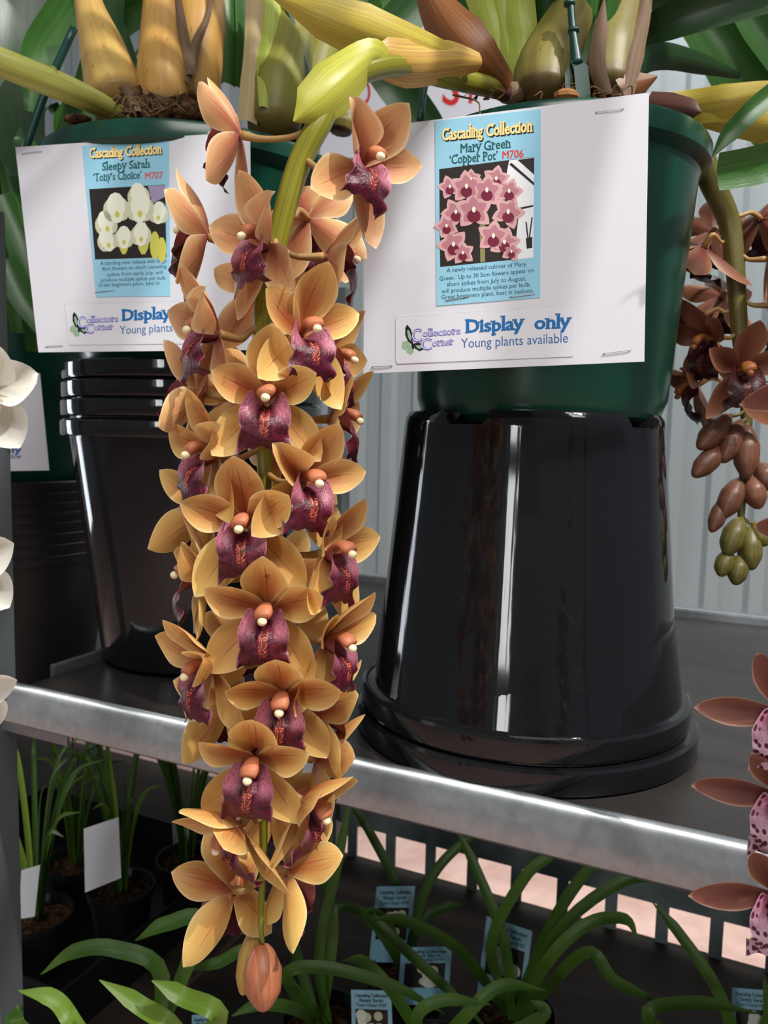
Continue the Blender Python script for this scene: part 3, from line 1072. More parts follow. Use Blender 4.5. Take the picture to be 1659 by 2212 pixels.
for st, a, b, cp in (('C', (168, 709), (186, 708), 24), ('ollectors', (187, 698), (256, 695), 13), ('C', (185, 721), (204, 720), 20), ('orner', (204, 714), (246, 712), 13)):
    cb.text(st, a, b, cp, 'ink_violet', sk, 0.00048, 0.05, st != 'C')
    cb.text(st, (a[0] + 1, a[1] - 1), (b[0] - 1.2, b[1] - 1), cp - 2, 'ink_lilac', sk, 0.0006, -0.012)
for a, b in (((51, 332), (88, 328)), ((101, 749), (134, 747)), ((209, 632), (246, 628))):
    cb.staple(a, b)

# ---- far card
cc = Card('display_card', (86, 806, 1.06), (106, 1016, 1.06), (-220, 1022, 1.09), 'dim white card partly hidden behind the slotted post')
cc.text('Display only', (-110, 980), (47, 978), 14, 'ink_blue', cc.t, 0.0005, 0.03)
cc.text('Young plants available', (-120, 992), (46, 990), 9, 'ink_blue_thin', cc.t, 0.0005, 0.0)

# ---- sale sign on the wall
WP = bl(0, 2.15 - 0.024, 0)
WNn = -BN
def wallp(px, py, off=0.0):
    q = on_plane(px, py, WP + WNn * off, WNn)
    return q
sg = thing('wall_sign', wallp(930, 300), 'white sign with red lettering glimpsed between the orchid plants', 'sign')
f = [wallp(x, y, 0.006) for x, y in ((690, 340), (1190, 350), (1195, 40), (700, 60))]
bk = [p - WNn * 0.005 for p in f]
part('board', (f + bk, [(0, 1, 2, 3), (7, 6, 5, 4), (0, 4, 5, 1), (1, 5, 6, 2), (2, 6, 7, 3), (3, 7, 4, 0)]), M['card'], sg, smooth=False)


def sign_text(st, p0, p1, cap, bold=0.03):
    V, Fc = text_geo(st, bold)
    x0, x1 = min(v.x for v in V), max(v.x for v in V)
    a, b = wallp(*p0, 0.007), wallp(*p1, 0.007)
    up = Vector((0, 0, 1))
    hh = (wallp(p0[0], p0[1] - cap, 0.007) - a).length
    part('lettering', ([a + (b - a) * ((v.x - x0) / (x1 - x0)) + up * (v.y / 0.7 * hh) + WNn * v.z for v in V], Fc), M['ink_sign'], sg, smooth=False)


sign_text('S', (955, 224), (992, 228), 80, 0.015)
sign_text('I', (1012, 222), (1020, 222), 62, 0.02)
sign_text('O', (762, 228), (800, 230), 60, 0.0)
sign_text('V', (838, 256), (880, 258), 72, 0.02)


# ================================================================== FLOWERS
def petal_geo(L, W, cup=0.3, phi0=10, phi1=30, twist=0.0, tip=0.0, wave=0.0, n=14, m=8, wide=0.55, seed=0):
    """along +Y, face +Z; phi: degrees of forward lean along the length"""
    rn = random.Random(seed)
    ph = rn.uniform(0, 6)
    V, U, Fc = [], [], []
    y = z = 0.0
    pv = 0.0
    for i in range(n + 1):
        v = i / n
        if i:
            fi = D(phi0 + (phi1 - phi0) * (v - 0.5 / n)) + D(tip) * max(0, (v - 0.75) / 0.25) ** 2
            y += math.cos(fi) * L / n
            z += math.sin(fi) * L / n
        fi2 = D(phi0 + (phi1 - phi0) * v) + D(tip) * max(0, (v - 0.75) / 0.25) ** 2
        # width profile: narrow claw, broad middle, drawn to a blunt point
        a = v / wide if v < wide else 1 - (v - wide) / (1 - wide) * 1.0
        s = math.sin(max(0.0, a) * math.pi / 2)
        prof = (0.24 + 0.76 * s ** 1.1) if v < wide else (s ** 0.72)
        hw = W / 2 * max(prof, 0.03)
        for j in range(m + 1):
            q = j / m * 2 - 1
            ang = D(twist) * v
            lx = q * hw
            lz = cup * hw * (q * q) * (0.4 + 0.6 * math.sin(math.pi * min(1, v * 1.05))) - 0.10 * hw * math.exp(-(q / 0.18) ** 2) * (1 - v)
            lz += wave * hw * math.sin(v * 9 + ph + (2.0 if q > 0 else 0)) * abs(q) ** 3
            x2 = lx * math.cos(ang) - lz * math.sin(ang)
            z2 = lx * math.sin(ang) + lz * math.cos(ang)
            V.append(Vector((x2, y - z2 * math.sin(fi2), z + z2 * math.cos(fi2))))
            U.append((j / m, v))
    for i in range(n):
        for j in range(m):
            b = i * (m + 1) + j
            Fc.append((b, b + 1, b + m + 2, b + m + 1))
    return V, Fc, U


def lip_geo(s=1.0, seed=0, flare=1.0):
    rn = random.Random(seed)
    ph = rn.uniform(0, 6)
    n, m = 22, 18
    path = [(0, -0.0035, 0.001), (0, -0.0062, 0.006), (0, -0.0072, 0.0105), (0, -0.0090, 0.0148), (0, -0.0125, 0.0178), (0, -0.0172, 0.0190), (0, -0.0222, 0.0188), (0, -0.0265, 0.0172)]
    p = crom(path, n)
    T = tangents(p)
    wd = lerpl([0.0050, 0.0084, 0.0122, 0.0150, 0.0142, 0.0130, 0.0150, 0.0150], n)
    V, U, Fc = [], [], []
    for i in range(n + 1):
        v = i / n
        t = T[i]
        nn = Vector((1, 0, 0)).cross(t)     # upper/front surface
        nn = -nn if nn.y + nn.z < 0 else nn
        erect = math.exp(-((v - 0.20) / 0.20) ** 2)
        for j in range(m + 1):
            q = j / m * 2 - 1
            aq = abs(q)
            w_ = wd[i]
            sx = q * w_ * (1 - 0.12 * erect * aq ** 5)
            lift = erect * (0.0095 * aq ** 1.7)
            back = (0.0030 * aq ** 2.2) * max(0, (v - 0.5) / 0.5) ** 0.6 * flare
            ruff = 0.0034 * math.sin(v * 21 + ph + (1.7 if q > 0 else 0)) * aq ** 4 * max(0, v - 0.42) * 2.2
            ridge = 0.0012 * math.cos(q * 2.2) * max(0, math.sin(math.pi * min(1, max(0, (v - 0.40) / 0.60)))) + 0.0019 * (math.exp(-((aq - 0.11) / 0.07) ** 2)) * max(0, math.sin(math.pi * min(1, max(0, (v - 0.08) / 0.66))))
            low = 0.0048 * aq ** 2 * max(0, (v - 0.8) / 0.2) + 0.0009 * math.sin(q * 11 + ph) * max(0, (v - 0.85) / 0.15)
            P = p[i] + Vector((sx, 0, 0)) + nn * (lift - back + ruff + ridge) + t * low
            if erect > 0.05:
                P += Vector((0, 0.22 * lift, 0.06 * lift))
            V.append(P * s)
            U.append((j / m, v))
    for i in range(n):
        for j in range(m):
            b = i * (m + 1) + j
            Fc.append((b, b + 1, b + m + 2, b + m + 1))
    return V, Fc, U


def column_geo():
    return tube([(0, -0.001, -0.001), (0, 0.0036, 0.005), (0, 0.0054, 0.010), (0, 0.0044, 0.0150), (0, 0.0024, 0.0180)], [0.0024, 0.0032, 0.0044, 0.0056, 0.0046], 12, 14, flat=0.66)


_LIB = {}


def lib(scheme):
    """petal meshes of one colour scheme: several of each"""
    if scheme in _LIB:
        return _LIB[scheme]
    S = {'copper': ('petal', 'lip', 'column', 'anther'), 'pale': ('petal_pale', 'lip', 'column', 'anther'), 'brown': ('petal_back', 'lip_dark', 'column_brown', 'column_brown'),  # brown: copper flowers with shade painted into the colours
         'rose': ('petal_rose', 'lip_spot', 'column_cream', 'anther'), 'white': ('petal_white', 'lip_white', 'column_cream', 'column_cream')}[scheme]
    wmul = 1.45 if scheme == 'white' else (0.68 if scheme == 'rose' else (0.9 if scheme == 'brown' else 1.0))
    cupm = 1.6 if scheme == 'white' else 1.0
    pm = M[S[0]]
    pl = M.get(S[0] + '_lower', pm)
    L = {'dorsal': [], 'petal': [], 'lateral': [], 'folded': []}
    for k in range(3):
        g = petal_geo(0.043, 0.0265 * wmul, (0.34 + 0.06 * k) * cupm, 12, 46 + 6 * k, wave=0.05, seed=k, wide=0.55, tip=(-20 if k == 2 else 0))
        L['dorsal'].append(mesh('sepal', g[0], g[1], pm, g[2]))
    for k in range(4):
        g = petal_geo(0.0385, (0.0235 - 0.0008 * k) * wmul, (0.30 + 0.07 * k) * cupm, 16, 34 + 5 * (k % 3), twist=(-10 + 7 * k), wave=0.06, seed=10 + k, wide=0.56, tip=(-35 if k == 3 else 0))
        L['petal'].append(mesh('petal', g[0], g[1], pm, g[2]))
    for k in range(4):
        g = petal_geo(0.0465, (0.0260 - 0.0008 * k) * wmul, (0.28 + 0.05 * k) * cupm, 4, 14 + 6 * (k % 2), twist=(-6 + 4 * k), wave=0.05, seed=20 + k, wide=0.52, tip=(25 if k == 2 else 0))
        L['lateral'].append(mesh('sepal', g[0], g[1], pl, g[2]))
    for k in range(2):
        g = petal_geo(0.0360, 0.0200, 1.25, 25, 42, twist=10, wave=0.05, seed=30 + k, tip=-60)
        L['folded'].append(mesh('petal', g[0], g[1], pm, g[2]))
    L['lip'] = []
    for k in range(3):
        g = lip_geo(1.0, k)
        L['lip'].append(mesh('lip', g[0], g[1], M[S[1]], g[2]))
    g = column_geo()
    L['column'] = mesh('column', g[0], g[1], M[S[2]], g[2])
    g = ball((0, 0.0006, 0.0190), 0.0027, 1.0, 0.9, 1.0)
    L['anther'] = mesh('anther_cap', g[0], g[1], M[S[3]], g[2])
    _LIB[scheme] = L
    return L


def face_matrix(pos, yaw, pitch, roll):
    y, p = D(yaw), D(pitch)
    Z = Vector((math.sin(y) * math.cos(p), -math.cos(y) * math.cos(p), math.sin(p)))
    X = Vector((math.cos(y), math.sin(y), 0))
    Y = Z.cross(X)
    m = Matrix((X, Y, Z)).transposed().to_4x4() @ Matrix.Rotation(-D(roll), 4, 'Z')
    m.translation = pos
    return m


def add_flower(parent, pos, yaw, pitch, roll, attach, scheme, seed=0, scale=1.0, fold='', spread=(0, 62, -62, 141, -141), lipdrop=0.0, skip=''):
    rn = random.Random(seed)
    L = lib(scheme)
    m = face_matrix(pos, yaw, pitch, roll) @ Matrix.Scale(scale, 4)
    back = m.to_3x3() @ Vector((0, 0, -1))
    back.normalize()
    a = Vector(attach)
    d = (pos - a).length
    pts = [a, a.lerp(pos, 0.35) + Vector((0, 0, -0.10 * d)), pos + back * min(0.014, d * 0.45) + Vector((0, 0, -0.05 * d)), pos + back * 0.0005]
    g = tube(pts, [0.0022, 0.0019, 0.0021, 0.0030], 14, 8)
    inv = m.inverted()
    g = ([inv @ v for v in g[0]], g[1], g[2])
    fl = bpy.data.objects.new('flower', mesh('flower', g[0], g[1], M['pedicel'] if scheme not in ('white',) else M['bract_lime'], g[2]))
    link(fl, parent, m)

    def sub(name, me, mm):
        link(bpy.data.objects.new(name, me), fl, m @ mm)
    off = Matrix.Translation((0, 0, 0.0005))
    kinds = ('dorsal', 'petal', 'petal', 'lateral', 'lateral')
    for k, (kd, an) in enumerate(zip(kinds, spread)):
        if str(k) in skip:
            continue
        lst = L['folded'] if (kd == 'petal' and ((an > 0 and 'r' in fold) or (an < 0 and 'l' in fold))) else L[kd]
        me = lst[rn.randrange(len(lst))]
        j = rn.uniform(-6, 6)
        mm = Matrix.Rotation(-D(an + j), 4, 'Z') @ Matrix.Rotation(D(rn.uniform(-7, 7)), 4, 'X') @ Matrix.Translation((0, 0.0015, 0.0004 * k)) @ Matrix.Scale(rn.uniform(0.94, 1.05), 4)
        if an < 0:
            mm = mm @ Matrix.Scale(-1, 4, (1, 0, 0)) if False else mm
        sub('petal' if kd == 'petal' else 'sepal', me, mm)
    sub('lip', L['lip'][rn.randrange(3)], Matrix.Rotation(D(lipdrop + rn.uniform(-4, 4)), 4, 'X'))
    sub('column', L['column'], off)
    sub('anther_cap', L['anther'], off)
    return fl


def bud_geo(base, tip, r):
    b, t_ = Vector(base), Vector(tip)
    return tube([b, b.lerp(t_, 0.12), b.lerp(t_, 0.4), b.lerp(t_, 0.7), b.lerp(t_, 0.93), t_], [r * 0.3, r * 0.62, r * 1.0, r * 0.92, r * 0.42, r * 0.08], 18, 14)


# ---------------------------------------------------------------- right plant with the copper spike
plant = thing('orchid_plant', (GTC.x, GTC.y, GTC.z - 0.02), 'orchid plant in the right green pot with copper coloured cascading flowers', 'plant')
ZK = 0.475
stem_px = [(1075, 192, 0.63), (960, 165, 0.56), (850, 140, 0.51), (745, 175, 0.485), (690, 268, ZK), (650, 345, ZK), (622, 430, ZK), (590, 560, ZK), (570, 660, ZK), (565, 800, ZK), (570, 960, ZK), (575, 1110, ZK),
           (580, 1300, ZK), (580, 1450, ZK), (574, 1620, ZK), (570, 1750, ZK), (568, 1880, ZK), (563, 1990, ZK), (568, 2040, ZK)]
SP = [at(*q) for q in stem_px]
rad = [0.0078, 0.0078, 0.0076, 0.0074, 0.0074, 0.0072, 0.0070, 0.0064, 0.0060, 0.0056, 0.0050, 0.0046, 0.0042, 0.0038, 0.0034, 0.0028, 0.0022, 0.0018, 0.0012]
part('flower_stem', tube(SP, rad, 90, 14), M['spike_stem'], plant)


def on_stem(py):
    for (a, b) in zip(stem_px[4:], stem_px[5:]):
        if a[1] <= py <= b[1]:
            t_ = (py - a[1]) / (b[1] - a[1])
            return at(a[0] * (1 - t_) + b[0] * t_, py, ZK)
    return at(690, 268, ZK) if py < 268 else at(567, 2030, ZK)


# px, py, yaw, pitch, roll, scheme, extra depth, options
FL = [
    (522, 292, -100, 2, 0, 'pale', 0.0, {}),
    (772, 362, 42, 2, 22, 'pale', -0.012, {'fold': 'l'}),
    (580, 532, -42, 4, -12, 'pale', 0.0, {'fold': 'r'}),
    (452, 512, -88, 8, 0, 'pale', 0.0, {}),
    (662, 470, 165, -10, 20, 'pale', 0.0, {}),
    (702, 555, 95, -4, 28, 'pale', 0.0, {}),
    (472, 722, -52, 0, -8, 'pale', 0.0, {'fold': 'r'}),
    (648, 722, 36, 2, 6, 'copper', 0.0, {}),
    (578, 862, 5, -2, 2, 'copper', 0.0, {}),
    (445, 848, -100, 6, -28, 'pale', 0.0, {}),
    (700, 780, 80, 0, 20, 'copper', 0.02, {}),
    (466, 985, -46, 0, -6, 'copper', 0.0, {'fold': 'r'}),
    (652, 1040, 36, -2, 12, 'copper', 0.0, {'fold': 'l'}),
    (712, 905, 82, -5, 20, 'copper', 0.02, {}),
    (532, 1132, -2, -4, -4, 'copper', 0.0, {}),
    (452, 1100, -118, -8, -30, 'copper', 0.02, {}),
    (702, 1195, 58, 2, 14, 'copper', 0.0, {}),
    (450, 1245, -76, 2, -8, 'copper', 0.0, {}),
    (578, 1318, 0, -8, 0, 'copper', 0.0, {}),
    (462, 1440, -44, -8, -6, 'copper', 0.0, {'fold': 'r'}),
    (700, 1385, 62, -6, 10, 'copper', 0.0, {}),
    (610, 1500, 2, -14, 2, 'copper', 0.0, {}),
    (682, 1545, 104, -6, 16, 'copper', 0.01, {}),
    (496, 1510, -120, -20, -10, 'copper', 0.02, {}),
    (552, 1640, -4, -14, 6, 'copper', -0.004, {}),
    (678, 1640, 98, -18, 10, 'copper', 0.015, {}),
    (650, 1730, 62, -24, 6, 'copper', 0.0, {}),
    (520, 1780, -46, -34, -4, 'copper', 0.0, {}),
    (508, 1922, -128, -24, -10, 'copper', -0.02, {}),
    (618, 1880, 118, -28, 14, 'copper', -0.02, {}),
    (590, 1735, 170, -20, 0, 'copper', 0.0, {}),
    (560, 620, -170, -5, 0, 'pale', 0.0, {}),
    (600, 990, 160, -5, 10, 'copper', 0.0, {}),
    (520, 860, -150, -5, 0, 'copper', 0.0, {}),
    (610, 1260, 150, -5, 10, 'copper', 0.0, {}),
    (545, 1380, -165, -8, 0, 'copper', 0.0, {}),
]
for i, (x, y, yaw, pit, rol, sch, dz, kw) in enumerate(FL):
    zc = ZK - 0.030 * math.cos(D(yaw)) + dz
    add_flower(plant, at(x, y, zc), yaw, pit, rol, on_stem(y - 22), sch, seed=100 + i, **kw)
part('flower_bud', bud_geo(at(567, 2040, ZK), at(570, 2186, ZK - 0.01), 0.0118), M['bud'], plant)
part('flower_bud', bud_geo(at(548, 2010, ZK + 0.015), at(524, 2150, ZK + 0.015), 0.0072), M['bract_tan'], plant)

# bracts wrapping the flower stem
part('bract', ribbon([at(838, 138, 0.50), at(800, 125, 0.485), at(735, 175, 0.468), at(680, 225, 0.462), at(634, 262, 0.462)], [0.016, 0.022, 0.031, 0.026, 0.001], fold=-0.55, n=20), M['bract_lime'], plant)
part('bract', ribbon([at(1010, 150, 0.56), at(900, 108, 0.52), at(790, 70, 0.50), at(690, 32, 0.495), at(590, -10, 0.50)], [0.020, 0.026, 0.032, 0.026, 0.004], fold=-0.45, n=20), M['bract_yellow'], plant)
part('bract', ribbon([at(1042, 135, 0.565), at(985, 132, 0.545), at(900, 138, 0.515), at(840, 128, 0.50), at(787, 106, 0.492)], [0.012, 0.026, 0.029, 0.024, 0.001], fold=-0.6, n=20), M['bract_tan'], plant)
part('bract', ribbon([at(1095, 195, 0.625), at(1040, 135, 0.60), at(985, 75, 0.60), at(945, 20, 0.61), at(915, -40, 0.62)], [0.022, 0.034, 0.040, 0.032, 0.020], fold=-0.5, n=20), M['bract_brown'], plant)
part('bract', ribbon([at(1105, 205, 0.63), at(1050, 185, 0.61), at(985, 165, 0.60)], [0.012, 0.016, 0.002], fold=-0.5, n=10), M['bract_purple'], plant)

# pseudobulbs and leaf fans of the right plant
ZB = 0.70
part('pseudobulb', tube([at(1170, 215, 0.64), at(1180, 150, 0.65), at(1230, 50, 0.67), at(1280, -40, 0.69)], [0.024, 0.026, 0.022, 0.016], 14, 16), M['bulb_olive'], plant)
part('pseudobulb', tube([at(1305, 215, 0.67), at(1310, 130, 0.68), at(1335, 40, 0.69), at(1360, -60, 0.70)], [0.026, 0.031, 0.025, 0.018], 14, 16), M['bulb_olive'], plant)
part('pseudobulb', tube([at(1110, 200, 0.70), at(1105, 140, 0.705), at(1085, 40, 0.71), at(1060, -50, 0.72)], [0.016, 0.020, 0.022, 0.020], 14, 14), M['leaf_base'], plant)
part('pseudobulb', tube([at(735, 285, 0.98), at(738, 265, 0.98), at(745, 235, 0.98)], [0.014, 0.018, 0.006], 8, 12), M['bulb_olive'], plant)
RL = [
    ('leaf_base', [(1085, 185, .69), (1075, 110, .69), (1055, 30, .69), (1030, -60, .70)], [.020, .024, .028, .034], -.4),
    ('leaf_base', [(1120, 180, .68), (1128, 100, .68), (1120, 30, .68), (1105, -60, .69)], [.016, .026, .030, .034], -.4),
    ('leaf', [(1068, 170, .70), (1050, 90, .71), (1000, 30, .73), (940, -40, .76)], [.014, .022, .028, .030], .3),
    ('leaf', [(1090, 120, .72), (1040, 60, .73), (985, 10, .74), (940, -30, .75)], [.012, .022, .026, .026], .3),
    ('leaf', [(1215, 50, .80), (1175, 35, .80), (1130, 20, .82), (1060, 20, .84)], [.030, .034, .034, .030], .2),
    ('leaf', [(1235, 200, .645), (1290, 100, .65), (1330, 20, .66), (1380, -60, .68)], [.010, .020, .026, .030], -.3),
    ('sheath_dry', [(1310, 205, .635), (1290, 140, .635), (1298, 60, .645), (1305, 0, .65)], [.010, .014, .012, .002], -.4),
    ('sheath_dry', [(1345, 205, .645), (1365, 110, .65), (1385, 40, .66), (1400, -30, .67)], [.018, .022, .016, .010], -.5),
    ('sheath_dry', [(1100, 205, .63), (1125, 190, .63), (1150, 165, .64)], [.014, .016, .002], -.5),
    ('leaf_dark', [(1360, 110, .74), (1395, 70, .72), (1450, 45, .70), (1560, 5, .68), (1720, -40, .66)], [.008, .022, .030, .036, .036], .35),
    ('leaf_dark', [(1335, 165, .78), (1385, 130, .80), (1440, 122, .82), (1520, 140, .84), (1600, 165, .86)], [.024, .030, .026, .020, .006], -.3),
    ('leaf', [(1490, 0, .92), (1560, 90, .92), (1620, 190, .93), (1700, 300, .95)], [.050, .062, .066, .060], .25),
    ('leaf', [(1590, -10, .86), (1640, 60, .86), (1700, 140, .86)], [.026, .034, .034], .2),
    ('leaf', [(1537, 341, .56), (1575, 290, .56), (1640, 225, .57), (1720, 160, .58)], [.0008, .013, .015, .014], .3),
    ('leaf', [(1548, 372, .50), (1610, 362, .50), (1670, 350, .50), (1760, 340, .51)], [.0225, .0235, .024, .024], .35),
    ('leaf_dark', [(1400, -10, .80), (1470, 10, .80), (1500, 30, .80)], [.024, .020, .010], .2),
    ('bract_yellow', [(1405, 232, .645), (1480, 232, .64), (1560, 222, .62), (1640, 205, .61), (1720, 195, .60)], [.020, .026, .027, .020, .012], -.5),
    ('bract_purple', [(1395, 226, .635), (1440, 232, .625), (1490, 238, .615), (1515, 242, .612)], [.020, .022, .016, .001], -.5),
    ('bract_brown', [(1340, 196, .645), (1380, 182, .65), (1420, 165, .655)], [.018, .024, .002], -.4),
    ('bract_yellow', [(1520, 255, .66), (1600, 262, .66), (1680, 275, .66)], [.014, .026, .030], -.4),
]
for mk, pts, wd, fo in RL:
    nm = 'bract' if mk.startswith('bract') else ('sheath' if mk.startswith('sheath') else 'leaf')
    part(nm, ribbon([at(*q) for q in pts], wd, fold=fo, n=18), M[mk], plant)
rn = random.Random(5)
for k in range(16):
    x = rn.choice([rn.uniform(1020, 1080), rn.uniform(1280, 1370), rn.uniform(1130, 1240)])
    q = Vector((x, 212, 0))
    part('root', tube([at(x, 216, .612), at(x + rn.uniform(-18, 18), 205 - rn.uniform(0, 22), .608), at(x + rn.uniform(-40, 40), 205 - rn.uniform(-10, 26), .606)], [.0009, .0006, .0002], 8, 5), M['root'], plant)
part('root', tube([at(978, 205, .60), at(1030, 218, .592), at(1036, 240, .588), at(1040, 262, .586)], [.0008, .0007, .0006, .0003], 10, 5), M['root'], plant)
part('bark_chip', xform(ball((0, 0, 0), 0.008, 1.3, .8, .6, 5, 8), Matrix.Translation(at(1224, 206, .606))), M['bark'], plant, smooth=False)

# second, shaded spike of the right plant
Z2 = 0.73
s2 = [(1440, 245, .70), (1495, 300, .71), (1540, 400, .72), (1575, 480, Z2), (1588, 580, Z2), (1598, 720, Z2), (1612, 850, Z2), (1610, 980, Z2), (1602, 1090, Z2), (1598, 1200, Z2)]
part('flower_stem', tube([at(*q) for q in s2], [.010, .012, .011, .0098, .0088, .0076, .0060, .0048, .0036, .0022], 50, 12), M['spike_stem_dark'], plant)


def on_s2(py):
    for (a, b) in zip(s2, s2[1:]):
        if a[1] <= py <= b[1]:
            t_ = (py - a[1]) / (b[1] - a[1])
            return at(a[0] * (1 - t_) + b[0] * t_, py, Z2)
    return at(1598, 1190, Z2)


for i, (x, y, yaw, pit, rol, dz) in enumerate(((1522, 530, -150, -48, -10, -.03), (1640, 470, 120, -20, 0, 0), (1655, 560, 60, -10, 0, 0), (1520, 680, -110, -30, 0, 0), (1540, 735, -70, -20, 0, 0),
                                               (1597, 800, 0, -12, 0, 0), (1660, 660, 70, -10, 0, 0), (1510, 830, -100, -34, 0, .01), (1540, 500, 170, -10, 0, .02), (1660, 740, 90, -20, 10, 0),
                                               (1560, 640, 175, -20, 0, .02))):
    add_flower(plant, at(x, y, Z2 - 0.03 * math.cos(D(yaw)) + dz), yaw, pit, rol, on_s2(max(300, y - 20)), 'brown', seed=300 + i, scale=1.15)
for (x0, y0, x1, y1, r) in ((1575, 898, 1508, 970, .0125), (1560, 965, 1497, 1030, .0115), (1612, 920, 1612, 1035, .0135), (1600, 910, 1560, 1000, .012), (1598, 1036, 1558, 1120, .0125),
                            (1568, 1075, 1536, 1150, .009), (1620, 1030, 1640, 1100, .012), (1600, 1120, 1568, 1200, .0125), (1620, 1140, 1624, 1232, .0115), (1575, 1190, 1555, 1245, .010),
                            (1600, 1200, 1588, 1264, .0105), (1640, 1000, 1665, 1060, .011), (1630, 1130, 1655, 1180, .010)):
    a_, b_ = at(x0, y0, Z2 - .004), at(x1, y1, Z2 - .012)
    part('flower_bud', bud_geo(a_, b_, r * .9), M['bud_shaded'] if y0 < 1120 else M['spike_stem_dark'], plant)
    part('bud_stalk', tube([on_s2(y0 - 14), (on_s2(y0 - 14) + a_) / 2 + Vector((0, -.003, -.002)), a_], [.0018, .0016, .0022], 6, 7), M['spike_stem_dark'], plant)

# long leaves of the right plant rising past the top of the picture and arching outward
rn = random.Random(31)
for k in range(18):
    a = D(-165 + 165 * k / 17 + rn.uniform(-6, 6))
    dx, dy = math.cos(a), math.sin(a)
    R = rn.uniform(.45, .85)
    h = rn.uniform(.45, .62)
    p0 = GTC + Vector((dx * .035, dy * .03 + .02, -.015))
    part('leaf', ribbon([p0, p0 + Vector((dx * .03, dy * .01, h * .55)), p0 + Vector((dx * R * .45, dy * R * .45, h)), p0 + Vector((dx * R, dy * R, h * .86))],
                        [.018, .030, .032, .003], hint=Vector((-dx * .4, -dy * .4, 1)), fold=.3, n=18), M['leaf'], plant)

for dx, dz, tip in ((-.20, .02, (.22, .12, 1.84)), (-.13, .0, (.36, .14, 1.82)), (-.06, -.02, (.48, .18, 1.80)), (.03, .03, (.62, .30, 1.76))):
    p0 = GTC + Vector((.02, -.02, 0))
    part('leaf', ribbon([p0, GTC + Vector((.06 + dx * .4, -.07, .26)), Vector((.31 + dx * .8, .50, 2.03 + dz)), Vector((.425 + dx, .36, 1.95 + dz)), Vector(tip)],
                        [.018, .028, .032, .026, .003], hint=Vector((-.3, .3, 1)), fold=.3, n=20), M['leaf'], plant)

# ---------------------------------------------------------------- left plant
lplant = thing('orchid_plant', (LTC.x, LTC.y, LTC.z - .02), 'orchid plant with fat tan bulbs in the left green pot', 'plant')
ZF = 0.86
LBULB = [
    ('bulb_tan', [(262, 232, .84), (245, 185, .85), (220, 100, .86), (195, 20, .87), (180, -50, .88)], [.030, .031, .024, .016, .013]),
    ('bulb_orange', [(352, 238, .84), (352, 170, .84), (350, 80, .85), (355, -50, .86)], [.024, .028, .023, .020]),
    ('bulb_orange', [(425, 230, .88), (425, 150, .88), (430, 60, .88), (440, -50, .89)], [.024, .029, .030, .026]),
    ('bulb_green', [(590, 285, .86), (600, 200, .87), (620, 110, .88), (640, 0, .89), (650, -50, .9)], [.028, .036, .030, .022, .018]),
    ('bulb_green', [(660, 285, .92), (670, 190, .93), (700, 90, .94), (730, -40, .95)], [.024, .030, .026, .020]),
]
for mk, pts, r in LBULB:
    part('pseudobulb', tube([at(*q) for q in pts], r, 18, 18), M[mk], lplant)
part('flower_stem', tube([at(-40, 118, .70), at(60, 158, .72), at(150, 195, .75), at(220, 228, .79), at(285, 262, .83)], [.0125, .0128, .0125, .0115, .008], 20, 14), M['cane'], lplant)
part('stem_node', tube([at(104, 172, .734), at(110, 175, .736)], [.0133, .0133], 2, 14), M['bract_lime'], lplant)
